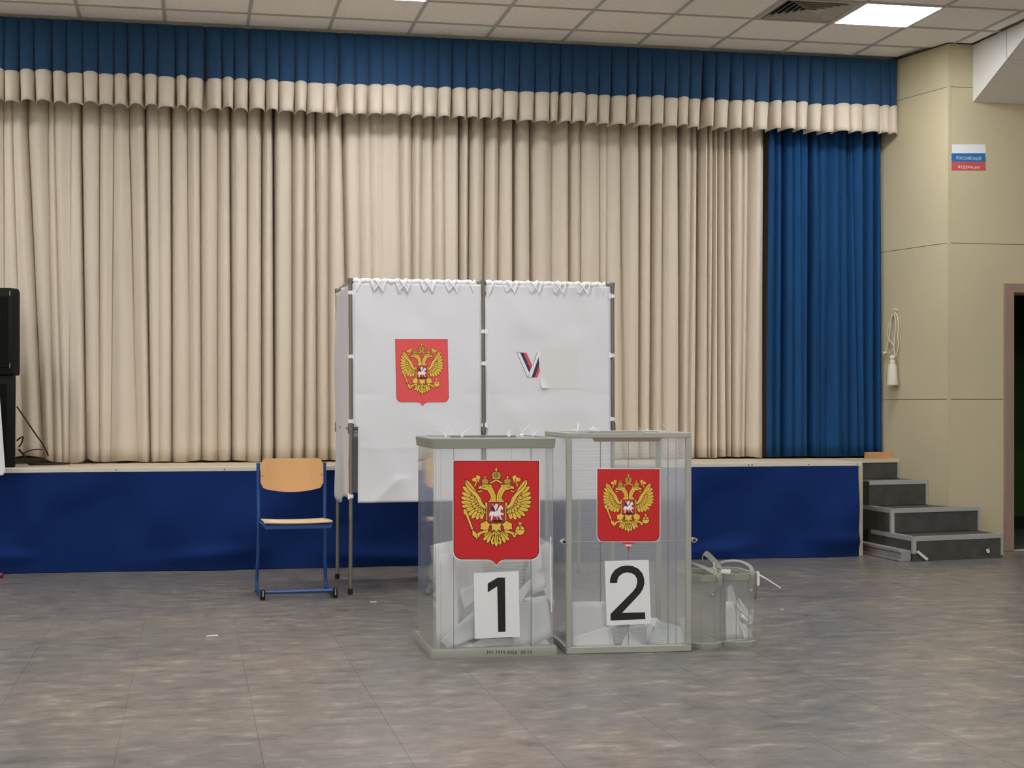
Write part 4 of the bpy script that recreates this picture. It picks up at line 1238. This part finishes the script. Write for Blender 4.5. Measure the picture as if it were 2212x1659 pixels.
m_.poly([M(a, b, 0.5) for a, b in ((1343,1172),(1372,1172),(1366,1176),(1349,1176))], 1); m_.poly([M(a, b, 0.6) for a, b in ((1349,1176),(1366,1176),(1362,1180),(1353,1180))], 0); m_.poly([M(a, b, 0.7) for a, b in ((1353,1180),(1362,1180),(1358,1188))], 1)  # white band across the red tip is a painted glint
build('emblem_tip', m_, ['crest_white', 'crest_red'], parent=b2)
U4 = lambda u, v_: (1200 + u/5.926, 1150 + v_/5.926)
D2P = [(695,650),(699,590),(722,530),(765,475),(830,437),(905,423),(985,430),(1060,465),(1110,520),(1135,590),(1138,660),(1120,720),(1085,780),(1030,840),(852,1030),(1145,1022),(1150,1110),(705,1130),(703,1045),(990,755),(1030,700),(1045,640),(1040,590),(1015,548),(970,520),(915,512),(860,525),(815,560),(795,600),(788,650)]
m_ = sheet_with_digit(b2, yf2, U4, [(630,368),(1192,350),(1222,1165),(655,1195)], D2P)
build('number_sheet', m_, ['paper', 'black_print'], parent=b2)
# loose white seal tags on the lid
def tagstrip(parent, pts, w, seed=0):
    m_ = MB(); m_.band(smoothpath(pts, 4), (0.2, 1, 0), w, 0.0015); build('plastic_seal', m_, 'tie_nylon', parent=parent)
zt = H2
tagstrip(b2, [(0.085, -0.2, zt+0.002), (0.12, -0.2, zt+0.008), (0.20, -0.2, zt+0.003)], 0.02)
tagstrip(b2, [(0.115, -0.2, zt+0.004), (0.108, -0.2, zt+0.03), (0.098, -0.2, zt+0.058)], 0.03)
tagstrip(b2, [(0.225, -0.2, zt+0.002), (0.20, -0.2, zt+0.026), (0.178, -0.2, zt+0.046)], 0.03)
tagstrip(b2, [(0.115, -0.2, zt+0.012), (0.085, -0.2, zt+0.010), (0.06, -0.2, zt+0.028)], 0.012)
for x_, seed in ((-0.20, 21), (-0.15, 22), (-0.11, 25)): seal(b2, x_, -0.05, zt-0.002, seed, 3, 0.05)
tagstrip(b2, [(-0.21, -0.06, zt), (-0.18, -0.06, zt+0.018), (-0.14, -0.06, zt+0.012), (-0.09, -0.06, zt+0.002)], 0.02)

# ================================================================== BALLOT PAPERS inside the boxes
def paper_mesh(w, h, curl, twist, fold=0.0, n=6):
    m_ = MB()
    def f(u, v_):
        x_ = (u-.5)*w; y_ = (v_-.5)*h
        z_ = curl*((u-.5)**2*4 - 0.5)*w*0.25 + twist*(u-.5)*(v_-.5)*w + fold*abs(v_-.5)*h*0.6
        return Vector((x_, y_, z_))
    m_.grid(f, n, n, 0, (w, h))
    return m_
def put_paper(mb_, mtx, k, label, group):
    ox, oy = (B1X, B1Y) if group == GB1 else (ctr.x, ctr.y)
    for p_ in mb_.v:
        p_.xyz = mtx @ p_                # sheets bend against the walls of their box
        p_.x = ox + max(-0.255, min(0.255, p_.x-ox)); p_.y = oy + max(-0.25, min(0.255, p_.y-oy)); p_.z = max(0.046, p_.z)
    return build('ballot_paper', mb_, k, smooth=60, label=label, cat='paper', group=group, solid=0.0004)
def tri_sheet(pxs, Yd, k, label, group, bow=0.02):
    """a sheet seen through the front: corner pixels with a depth for each corner"""
    P4 = [at_y(a, b, y_) for (a, b), y_ in zip(pxs, Yd)]
    m_ = MB()
    wv = (P4[1]-P4[0]).length; hv = (P4[3]-P4[0]).length
    def f(u, v_):
        p_ = (P4[0]*(1-u) + P4[1]*u)*(1-v_) + (P4[3]*(1-u) + P4[2]*u)*v_
        return p_ + Vector((0, bow*math.sin(math.pi*u)*math.sin(math.pi*(0.2+0.6*v_)), 0))
    m_.grid(f, 6, 6, 0, (wv, hv))
    return build('ballot_paper', m_, k, smooth=60, label=label, cat='paper', group=group, solid=0.0004)
LB1 = 'white ballot paper in the heap inside box 1'; GB1 = 'ballot papers inside ballot box 1'
LB2 = 'white ballot paper lying at the bottom of box 2'; GB2 = 'ballot papers inside ballot box 2'
Y1 = 7.06
FR1 = [([(941,1200),(985,1190),(992,1395),(943,1400)], (Y1+.05,Y1+.06,Y1+.02,Y1+.01), 'ballot_white'),
 ([(955,1172),(1000,1165),(1030,1370),(960,1380)], (Y1+.12,Y1+.14,Y1+.06,Y1+.05), 'ballot_white'),
 ([(951,1384),(1026,1318),(1112,1345),(968,1403)], (Y1,Y1+.03,Y1+.05,Y1), 'ballot_cool'),
 ([(975,1215),(1035,1195),(1060,1330),(985,1350)], (Y1+.10,Y1+.12,Y1+.05,Y1+.06), 'ballot_white'),
 ([(998,1210),(1044,1208),(1030,1245),(1003,1246)], (Y1+.22,Y1+.22,Y1+.2,Y1+.2), 'ballot_cool'),
 ([(1040,1212),(1145,1205),(1122,1275),(1030,1250)], (Y1+.16,Y1+.18,Y1+.10,Y1+.10), 'printed_paper'),
 ([(1118,1280),(1148,1248),(1152,1262),(1125,1305)], (Y1+.02,Y1+.04,Y1+.04,Y1+.02), 'ballot_white'),
 ([(1150,1292),(1182,1286),(1193,1375),(1148,1398)], (Y1+.03,Y1+.04,Y1+.02,Y1+.01), 'ballot_cool'),
 ([(1110,1300),(1150,1288),(1150,1396),(1108,1400)], (Y1+.06,Y1+.07,Y1+.03,Y1+.02), 'ballot_white'),
 ([(1175,1275),(1192,1258),(1197,1310),(1186,1298)], (Y1+.02,Y1+.03,Y1+.02,Y1+.02), 'ballot_cool'),
 ([(1145,1195),(1186,1168),(1192,1270),(1150,1285)], (Y1+.24,Y1+.26,Y1+.15,Y1+.14), 'ballot_white'),
 ([(1120,1190),(1166,1160),(1172,1230),(1135,1255)], (Y1+.30,Y1+.30,Y1+.2,Y1+.2), 'ballot_white'),
 ([(995,1275),(1026,1262),(1026,1300),(1003,1320)], (Y1+.02,Y1+.03,Y1+.03,Y1+.02), 'ballot_white'),
 ([(1040,1380),(1180,1380),(1192,1402),(1000,1404)], (Y1+.06,Y1+.07,Y1+.01,Y1+.01), 'ballot_white'),
 ([(960,1395),(1000,1385),(1060,1400),(985,1405)], (Y1+.03,Y1+.05,Y1,Y1), 'ballot_cool')]
N1 = {2: 'broad blank sheet with a pointed corner at the bottom of box 1', 5: 'printed ballot with faint lines behind the number 1 sheet', 0: 'tall blank sheet upright in the corner of box 1', 10: 'upright white ballot leaning against the rear of box 1', 7: 'square-topped sheet beside the number 1 sheet inside box 1', 13: 'flat sheet under the number 1 sheet inside box 1'}
for n_, (c_, y_, k) in enumerate(FR1): tri_sheet(c_, y_, k, N1.get(n_, LB1), GB1)
rr = random.Random(5)
for k in range(46):
    t = k/45
    z_ = 0.06 + 0.36*t
    w_h = rr.choice(((0.21, 0.297), (0.21, 0.148), (0.148, 0.21)))
    lim = 0.5 - 0.25*t
    x_ = rr.uniform(-0.13, 0.13); y_ = rr.uniform(-0.06, 0.13)
    if t > 0.55: x_ = rr.choice((-0.13, -0.10, 0.10, 0.14)) + rr.uniform(-.03, .03); y_ = rr.uniform(0.02, 0.14)
    mtx = Matrix.Translation((B1X + x_, B1Y + y_, z_)) @ Matrix.Rotation(rr.uniform(0, 6.28), 4, 'Z') @ Matrix.Rotation(rr.uniform(-0.5, 0.5) + (0.7 if t > .5 else 0.2)*rr.choice((-1, 1)), 4, 'X') @ Matrix.Rotation(rr.uniform(-0.35, 0.35), 4, 'Y')
    put_paper(paper_mesh(*w_h, rr.uniform(-.9, .9), rr.uniform(-.6, .6), rr.choice((0, .5, .9))), mtx, rr.choice(('ballot_white', 'ballot_white', 'ballot_cool')), LB1, GB1)
Y2 = 7.06
FR2 = [([(1236,1300),(1310,1299),(1312,1394),(1236,1396)], (Y2+.10,Y2+.10,Y2+.06,Y2+.06), 'ballot_white'),
 ([(1238,1375),(1320,1352),(1327,1395),(1238,1398)], (Y2+.03,Y2+.05,Y2,Y2), 'ballot_white'),
 ([(1318,1352),(1356,1350),(1356,1393),(1328,1396)], (Y2+.12,Y2+.12,Y2+.06,Y2+.06), 'printed_paper'),
 ([(1358,1352),(1398,1350),(1402,1394),(1358,1396)], (Y2+.10,Y2+.10,Y2+.05,Y2+.05), 'printed_paper'),
 ([(1340,1398),(1357,1362),(1374,1380),(1392,1398)], (Y2+.02,Y2+.04,Y2+.03,Y2+.01), 'ballot_cool'),
 ([(1418,1340),(1484,1357),(1482,1392),(1402,1396)], (Y2+.08,Y2+.10,Y2+.01,Y2+.01), 'printed_paper'),
 ([(1398,1318),(1406,1330),(1412,1396),(1396,1396)], (Y2+.09,Y2+.09,Y2+.05,Y2+.05), 'ballot_white'),
 ([(1400,1390),(1470,1385),(1480,1398),(1395,1399)], (Y2+.12,Y2+.13,Y2+.02,Y2+.02), 'ballot_cool')]
N2 = {0: 'large blank white sheet standing inside box 2', 1: 'blank folded sheet lying before the large one in box 2', 2: 'printed ballot under the number 2 sheet', 5: 'printed ballot with slanting top inside box 2'}
for n_, (c_, y_, k) in enumerate(FR2): tri_sheet(c_, y_, k, N2.get(n_, LB2), GB2, 0.012)
for k in range(9):
    mtx = Matrix.Translation((ctr.x + rr.uniform(-.13, .13), ctr.y + rr.uniform(-.05, .15), 0.04 + 0.008*k)) @ Matrix.Rotation(rr.uniform(0, 6.28), 4, 'Z') @ Matrix.Rotation(rr.uniform(-.15, .15), 4, 'X')
    put_paper(paper_mesh(0.21, 0.297, rr.uniform(-.3, .3), rr.uniform(-.2, .2), 0), mtx, 'ballot_white', LB2, GB2)

# ================================================================== PORTABLE BALLOT BOXES
def portable(label, cx_, cy_, full, rz=0.0):
    t = thing('portable_ballot_box', label, 'ballot box', (cx_, cy_, 0), rz, 'portable ballot boxes')
    w, d, h, c = 0.166, 0.33, 0.352, 0.045
    oc = lambda e: [(w/2+e-c, -d/2-e), (w/2+e, -d/2-e+c), (w/2+e, d/2+e-c), (w/2+e-c, d/2+e), (-w/2-e+c, d/2+e), (-w/2-e, d/2+e-c), (-w/2-e, -d/2-e+c), (-w/2-e+c, -d/2-e)]
    m_ = MB(); loft(m_, [(oc(0.002), 0), (oc(0.002), 0.024), (oc(-0.004), 0.028)]); bs = build('base_tray', m_, 'grey_plastic_green', parent=t)
    m_ = MB()
    a, b = oc(-0.006), oc(-0.009)
    n = 8; vs = [(p[0], p[1], z_) for z_ in (0.028, h-0.03) for p in a] + [(p[0], p[1], z_) for z_ in (0.028, h-0.03) for p in b]
    fs = [(k, (k+1) % n, n+(k+1) % n, n+k) for k in range(n)] + [(2*n+(k+1) % n, 2*n+k, 3*n+k, 3*n+(k+1) % n) for k in range(n)]
    m_.add(vs, fs); build('clear_wall', m_, 'clear_small', parent=t)
    for k in (0, 1, 6, 7):
        e_ = MB(); q_ = a[k]; e_.tube([(q_[0], q_[1], 0.028), (q_[0], q_[1], h-0.03)], 0.0018, 6); build('wall_edge', e_, 'duct_grey', parent=t, smooth=60)
    # open rim
    m_ = MB(); o_, i_ = oc(0.002), oc(-0.012)
    vs = [(p[0], p[1], z_) for z_ in (h-0.03, h) for p in o_] + [(p[0], p[1], z_) for z_ in (h-0.03, h) for p in i_]
    fs = [(k, (k+1) % n, n+(k+1) % n, n+k) for k in range(n)] + [(2*n+(k+1) % n, 2*n+k, 3*n+k, 3*n+(k+1) % n) for k in range(n)] + [(n+k, n+(k+1) % n, 3*n+(k+1) % n, 3*n+k) for k in range(n)] + [((k+1) % n, k, 2*n+k, 2*n+(k+1) % n) for k in range(n)]
    m_.add(vs, fs); build('rim', m_, 'grey_plastic_green', parent=t)
    m_ = MB(); loft(m_, [(oc(-0.013), h-0.026), (oc(-0.013), h-0.018)]); ld = build('lid_plate', m_, 'clear_small', parent=t)
    m_ = MB(); m_.box(-0.04, 0.04, -0.004, 0.004, h-0.019, h-0.015); build('slot', m_, 'dark_line', parent=ld)
    for x_, y_ in ((-0.03, -d/2-0.001), (0.04, -d/2-0.001)):
        m_ = MB(); m_.tube([(x_, y_-0.001, 0.014), (x_, y_-0.004, 0.014)], 0.0045, 8); build('rivet', m_, 'rivet', parent=bs)
    return t, w, d, h
tA, w, d, h = portable('portable clear ballot box standing against box 2, few papers', 2.417, 7.21, False)
tB, w, d, h = portable('portable clear ballot box stuffed with folded papers, carrying strap over it', 2.594, 7.225, True)
def strap(root, pts, wd, width=0.022):
    m_ = MB(); m_.band(smoothpath(pts, 6), wd, width, 0.002); return build('strap', m_, 'strap_grey', parent=root, smooth=50)
def strapd(root, pd, width):
    pts = smoothpath([a for a, _ in pd], 6); dirs = smoothpath([b for _, b in pd], 6)
    m_ = MB(); m_.band(pts, [tuple(q_) for q_ in dirs], width, 0.002); build('strap', m_, 'strap_grey', parent=root, smooth=50)
X_, Y_ = (1, 0.1, 0), (0.25, 0.9, 0.35)
strapd(tB, [((0.040, -d/2-0.005, h-0.09), X_), ((0.043, -d/2-0.007, h-0.04), X_), ((0.048, -d/2-0.002, h+0.005), (1, .3, 0)), ((0.050, -0.11, h+0.035), (.7, .6, .3)), ((0.01, -0.05, h+0.052), Y_), ((-0.045, -0.02, h+0.045), Y_), ((-0.085, 0.0, h+0.02), Y_)], 0.024)
strapd(tB, [((0.083, -d/2+0.05, h-0.13), (0, 1, 0)), ((0.078, -d/2+0.02, h-0.07), (.3, .9, 0)), ((0.06, -d/2-0.004, h-0.045), (.2, 0, 1)), ((0.042, -d/2-0.005, h-0.05), (.2, 0, 1))], 0.018)
strapd(tA, [((0.016, -d/2-0.005, h-0.105), X_), ((0.028, -d/2-0.007, h-0.08), (.8, .1, .5)), ((0.052, -d/2-0.008, h-0.05), (.8, .1, .5)), ((0.050, -d/2-0.006, h-0.01), X_), ((0.03, -d/2+0.02, h+0.012), (.7, .5, .5)), ((-0.04, -0.08, h+0.045), Y_), ((-0.075, -0.02, h+0.05), Y_)], 0.026)
strapd(tA, [((0.105, -0.06, h+0.005), (.5, .5, -.7)), ((0.085, -0.03, h+0.04), (.6, .3, .7)), ((0.045, 0.0, h+0.085), (.6, .3, .7)), ((0.030, 0.01, h+0.075), (.2, 1, 0)), ((0.028, 0.02, h+0.02), (.2, 1, 0))], 0.03)
for root, x_, z_ in ((tB, 0.040, h-0.078), (tA, 0.018, h-0.092)):
    m_ = MB(); m_.tube([(x_, -d/2-0.004, z_), (x_, -d/2-0.009, z_)], 0.0065, 10); build('rivet', m_, 'rivet', parent=root)
m_ = MB(); m_.tube([(0.086, -d/2+0.04, h-0.004), (0.13, -d/2+0.03, h-0.03), (0.20, -d/2+0.02, h-0.075)], [0.004, 0.0035, 0.003], 6); m_.box(0.080, 0.092, -d/2+0.02, -d/2+0.045, h-0.06, h+0.006)
build('plastic_seal', m_, 'tie_nylon', parent=tB)
m_ = MB(); m_.prism([(-0.085, -0.08, h-0.012), (-0.035, -0.08, h-0.012), (-0.03, -0.08, h+0.012), (-0.08, -0.08, h+0.014)], (0, 0.02, 0)); build('paper_tag', m_, 'paper', parent=tB)
m_ = MB(); m_.tube([(0.065, -0.05, h+0.0), (0.066, -0.05, h+0.05)], 0.003, 6); m_.tube([(0.066, -0.05, h+0.03), (0.08, -0.05, h+0.005)], 0.002, 6); build('plastic_seal', m_, 'tie_nylon', parent=tA)
LP = 'white paper folded and wedged inside the full portable ballot box'; GP = 'papers inside the portable ballot box'
YP = 7.225 - d/2 + 0.02
FP = [([(1571,1268),(1580,1262),(1602,1330),(1571,1385)], (YP+.04,)*4, 'ballot_cool'), ([(1568,1300),(1582,1298),(1606,1378),(1570,1384)], (YP+.02,)*4, 'ballot_white'),
 ([(1592,1288),(1600,1296),(1629,1340),(1618,1340)], (YP+.05,YP+.05,YP+.02,YP+.02), 'ballot_white'), ([(1584,1302),(1592,1296),(1622,1330),(1618,1340)], (YP+.03,)*4, 'ballot_cool'),
 ([(1592,1330),(1602,1345),(1624,1378),(1609,1384)], (YP+.01,)*4, 'ballot_white'), ([(1604,1346),(1612,1350),(1628,1380),(1618,1384)], (YP+.02,)*4, 'ballot_white'),
 ([(1612,1340),(1626,1336),(1629,1362),(1622,1372)], (YP+.04,)*4, 'ballot_cool'), ([(1570,1376),(1610,1380),(1632,1386),(1572,1388)], (YP+.03,YP+.03,YP+.01,YP+.01), 'ballot_cool'),
 ([(1574,1270),(1590,1300),(1585,1310),(1572,1290)], (YP+.05,)*4, 'ballot_white')]
for c_, y_, k in FP: tri_sheet(c_, y_, k, LP, GP, 0.006)
m_ = MB(); p_ = at_y(1620, 1350, YP+0.05)
m_.tube([(p_.x, p_.y-0.02, p_.z), (p_.x-0.03, p_.y+0.12, p_.z+0.05)], 0.012, 12, cap=False)
build('paper_roll', m_, 'paper', smooth=60, label='small white paper roll inside the full portable ballot box', cat='paper roll', solid=0.001)

# ================================================================== LOUDSPEAKERS, CABLES
def cabinet(name, label, loc, w, d, h, taper=0.0):
    t = thing(name, label, 'speaker', loc, math.radians(6))
    m_ = MB()
    if taper == 0: pl = [(-w/2, -d/2), (w/2-0.05, -d/2), (w/2, -d/2+0.08), (w/2, d/2-0.05), (w/2-0.06, d/2), (-w/2, d/2)]
    else: pl = [(-w/2, -d/2), (w/2-0.02, -d/2), (w/2-0.02, d/2), (-w/2, d/2)]
    if taper == 0:
        loft(m_, [([(a*0.985, b*0.985) for a, b in pl], 0), (pl, 0.02), (pl, h-0.03), ([(a*0.95, b*0.93) for a, b in pl], h)])
    else: loft(m_, [([(a*(1-taper), b) for a, b in pl], 0), (pl, h)])
    build('cabinet', m_, 'black_plastic', parent=t, bevel=0.008, seg=2, smooth=35)
    m_ = MB(); m_.box(-w/2+0.03, w/2-0.08, -d/2-0.008, -d/2, 0.05, h-0.06); build('grille', m_, 'black_grille', parent=t, bevel=0.004)
    return t
sp = at_y(39, 812, 11.55)
wS = 0.40
c_top = cabinet('loudspeaker', 'black loudspeaker cabinet on top of the stack', (sp.x - wS/2 + 0.004, 11.62, STAGE_Z + 0.655), wS, 0.38, 0.615)
for z_ in (0.05, 0.56):
    m_ = MB(); m_.box(wS/2-0.07, wS/2-0.066, -0.196, -0.19, z_, z_+0.03); build('logo_plate', m_, 'rivet', parent=c_top)
c_bot = cabinet('loudspeaker', 'black lower loudspeaker cabinet standing on the stage', (sp.x - wS/2 - 0.005, 11.63, STAGE_Z + 0.001), wS, 0.36, 0.653, 0.02)
def cable(pts, label, r=0.006):
    m_ = MB(); m_.tube(smoothpath(pts, 6), r, 7)
    build('cable', m_, 'cable_black', smooth=60, label=label, cat='cable', group='black cables behind the loudspeakers')
Yc = 11.88
cable([at_y(36, 878, Yc), at_y(50, 898, Yc), at_y(66, 922, Yc), at_y(82, 945, Yc), at_y(91, 957, Yc), at_y(100, 974, Yc), at_y(104, 984, Yc+.03)], 'black cable slanting down from the loudspeaker across the cream curtain', 0.0055)
cable([at_y(36, 952, Yc), at_y(44, 946, Yc), at_y(50, 945, Yc), at_y(46, 958, Yc), at_y(40, 966, Yc)], 'short black cable loop hanging beside the lower loudspeaker', 0.006)
cable([at_y(48, 982, Yc), at_y(62, 974, Yc), at_y(78, 971, Yc), at_y(90, 971, Yc)], 'thin black cable bowed over the curtain hem', 0.004)
cable([at_y(40, 970, Yc), at_y(52, 984, Yc), Vector((x_at(62, Yc), Yc-0.02, STAGE_Z+0.012)), Vector((x_at(86, Yc), Yc-0.04, STAGE_Z+0.008)), Vector((x_at(118, Yc), Yc, STAGE_Z+0.008)), Vector((x_at(150, Yc), Yc+0.06, STAGE_Z+0.008))], 'thick black cable lying along the stage floor by the hem', 0.008)

# ================================================================== white board on a stand just in the picture edge
bd = thing('display_board', 'white board edge on a red-footed stand before the stage', 'board', (-1.53, 10.86, 0))
def bl(px_, py_): 
    p_ = at_y(px_, py_, 10.86); return (p_.x+1.53, 0, p_.z)
A = bl(11, 1019); A2_ = bl(6, 1027); B_ = bl(1.5, 890)
m_ = MB()
a = Vector(B_) - Vector(A)
top = Vector(A) + a.normalized()*0.95
m_.prism([A, tuple(top), (top.x-0.6, 0, top.z+0.03), (A[0]-0.6, 0, A[2]-0.02), A2_], (0, 0.02, 0))
build('white_board', m_, 'board_white', parent=bd, bevel=0.004)
for x0_ in (0.19, -0.25):
    m_ = MB(); m_.tube([(x0_*0.5, 0.04, 1.3), (x0_, 0.05, 0.05)], 0.010, 8); build('stand_leg', m_, 'red_plastic', parent=bd, smooth=40)
f_ = at_y(3, 1243, 10.86)
m_ = MB(); m_.tube([(0.17, -0.02, 0.0), (0.20, 0.05, 0.028), (0.295, 0.03, 0.018)], [0.018, 0.022, 0.016], 10); build('stand_foot', m_, 'red_plastic', parent=bd, smooth=40)
m_ = MB(); m_.tube([(-0.30, 0.05, 0.014), (-0.22, 0.05, 0.02)], 0.014, 10); build('stand_foot', m_, 'red_plastic', parent=bd, smooth=40)

# ================================================================== FLAG SHEET on the wall
def fy(px_, py_, off): p_ = at_y(px_, py_, WALL_Y); return Vector((p_.x, WALL_Y - off, p_.z))
fp0 = fy(2056, 368, 0)
fg = thing('flag_poster', 'white blue red striped paper sheet on the wall', 'poster', (0, 0, 0))
for (ya, yb, k, nm) in ((312, 331, 'flag_white', 'white_stripe'), (331, 349.5, 'flag_blue', 'blue_stripe'), (349.5, 368, 'flag_red', 'red_stripe')):
    m_ = MB(); m_.prism([fy(2056, yb, 0.001), fy(2129, yb, 0.001), fy(2128, ya, 0.001), fy(2055.5, ya, 0.001)], (0, -0.0012, 0)); build(nm, m_, k, parent=fg)
def text(body, px0, px1, py_base, size, parent, k):
    cu = bpy.data.curves.new('text', 'FONT'); cu.body = body; cu.size = 1.0; cu.align_x = 'LEFT'
    o_ = bpy.data.objects.new('text', cu); COL.objects.link(o_)
    dg = bpy.context.evaluated_depsgraph_get(); me = bpy.data.meshes.new_from_object(o_.evaluated_get(dg))
    bpy.data.objects.remove(o_)
    xs_ = [v_.co.x for v_ in me.vertices]; a, b = min(xs_), max(xs_)
    p0 = fy(px0, py_base, 0.0034); p1 = fy(px1, py_base, 0.0034); s_ = (p1.x-p0.x)/(b-a)
    for v_ in me.vertices:
        v_.co = (p0.x + (v_.co.x-a)*s_, p0.y, p0.z + v_.co.y*size)
    me.materials.clear(); me.materials.append(MATS[k])
    o_ = bpy.data.objects.new('lettering', me); COL.objects.link(o_); o_.parent = parent
text('РОССИЙСКОЙ', 2066, 2119, 344.5, 0.034, fg, 'flag_white')
text('ФЕДЕРАЦИИ', 2069, 2116, 363.5, 0.030, fg, 'flag_white')

# ================================================================== TIEBACK TASSEL on the splayed wall
def on_splay(px_, py_, off): return on_plane(px_, py_, CORNER, N) - N*off
hk = thing('wall_hook', 'small cream hook screwed to the wall above the tassel', 'hook', (0, 0, 0))
p_ = on_splay(1938, 669, 0.0)
m_ = MB(); m_.tube([p_, p_ - N*0.035], 0.006, 8); m_.tube([p_ - N*0.035, p_ - N*0.036 + Vector((0,0,0.012))], 0.008, 8); build('hook_peg', m_, 'cord_cream', parent=hk, smooth=50)
m_ = MB(); m_.tube([p_ - N*0.0005, p_ - N*0.004], 0.014, 12); build('hook_plate', m_, 'cord_cream', parent=hk, smooth=50)
ts = thing('curtain_tassel', 'cream corded tassel tieback hanging from a wall hook', 'tassel', (0, 0, 0))
def cord(pl, off=0.02, r=0.0048):
    m_ = MB(); m_.tube(smoothpath([on_splay(a, b, off) for a, b in pl], 6), r, 7); build('cord', m_, 'cord_cream', parent=ts, smooth=60)
cord([(1937,674),(1930,682),(1923,704),(1921,722),(1925,734),(1933,744),(1934,755),(1930,760),(1922,764)], 0.018)
cord([(1936,674),(1931,690),(1928,712),(1925,734),(1922,750),(1920,762)], 0.028)
cord([(1937,674),(1942,684),(1944,706),(1943,728),(1945,745),(1940,768)], 0.018)
cord([(1937,676),(1940,690),(1941,710),(1938,732),(1937,752),(1939,768)], 0.028)
m_ = MB(); q_ = on_splay(1915, 763, 0.024); m_.lathe([(0.004,-0.014),(0.013,-0.009),(0.016,0.0),(0.013,0.009),(0.004,0.014)], q_, 12); build('cord_knob', m_, 'cord_cream', parent=ts, smooth=60)
q0 = on_splay(1921, 762, 0.024)
m_ = MB(); m_.tube([q_, q0], 0.0055, 7); build('cord', m_, 'cord_cream', parent=ts, smooth=60)
q_ = on_splay(1939, 832, 0.055); zz = lambda py_: on_splay(1939, py_, 0.055).z - q_.z
m_ = MB(); m_.lathe([(0.004, zz(767)), (0.020, zz(769)), (0.024, zz(773)), (0.014, zz(777)), (0.020, zz(779)), (0.026, zz(782)), (0.022, zz(785)), (0.028, zz(788))], q_, 20); build('tassel_head', m_, 'cord_cream', parent=ts, smooth=50)
m_ = MB(); n_ = 40; prof = [(0.030, zz(786)), (0.036, zz(792)), (0.040, zz(805)), (0.043, zz(820)), (0.049, zz(830)), (0.047, zz(832))]
vs = []; fs = []
for r_, z_ in prof:
    for k in range(n_):
        a = 2*math.pi*k/n_; r2 = r_*(1 + 0.035*(k % 2)); vs.append(q_ + Vector((r2*math.cos(a), r2*math.sin(a), z_)))
for i_ in range(len(prof)-1):
    for k in range(n_): fs.append((i_*n_+k, i_*n_+n_+k, i_*n_+n_+(k+1) % n_, i_*n_+(k+1) % n_))
fs.append([(len(prof)-1)*n_+k for k in range(n_)]); m_.add(vs, fs); build('fringe', m_, 'cord_cream', parent=ts, smooth=40)

# small litter on the vinyl
for px_, py_, s_ in ((458, 1374, 0.03), (806, 1301, 0.02), (1689, 1317, 0.012)):
    Dp = EYE*F_PX/(py_-HORIZON); q_ = Vector((0,0,EYE)) + ray(px_, py_)*Dp
    m_ = MB(); m_.prism([(q_.x-s_, q_.y-s_*0.5, 0.0006), (q_.x+s_, q_.y-s_*0.3, 0.0006), (q_.x+s_*0.9, q_.y+s_*0.6, 0.0006), (q_.x-s_*0.3, q_.y+s_*0.3, 0.0006)], (0, 0, 0.003))
    build('paper_scrap', m_, 'paper', label='tiny white paper scrap lying on the grey floor', cat='paper scrap', group='paper scraps on the floor')
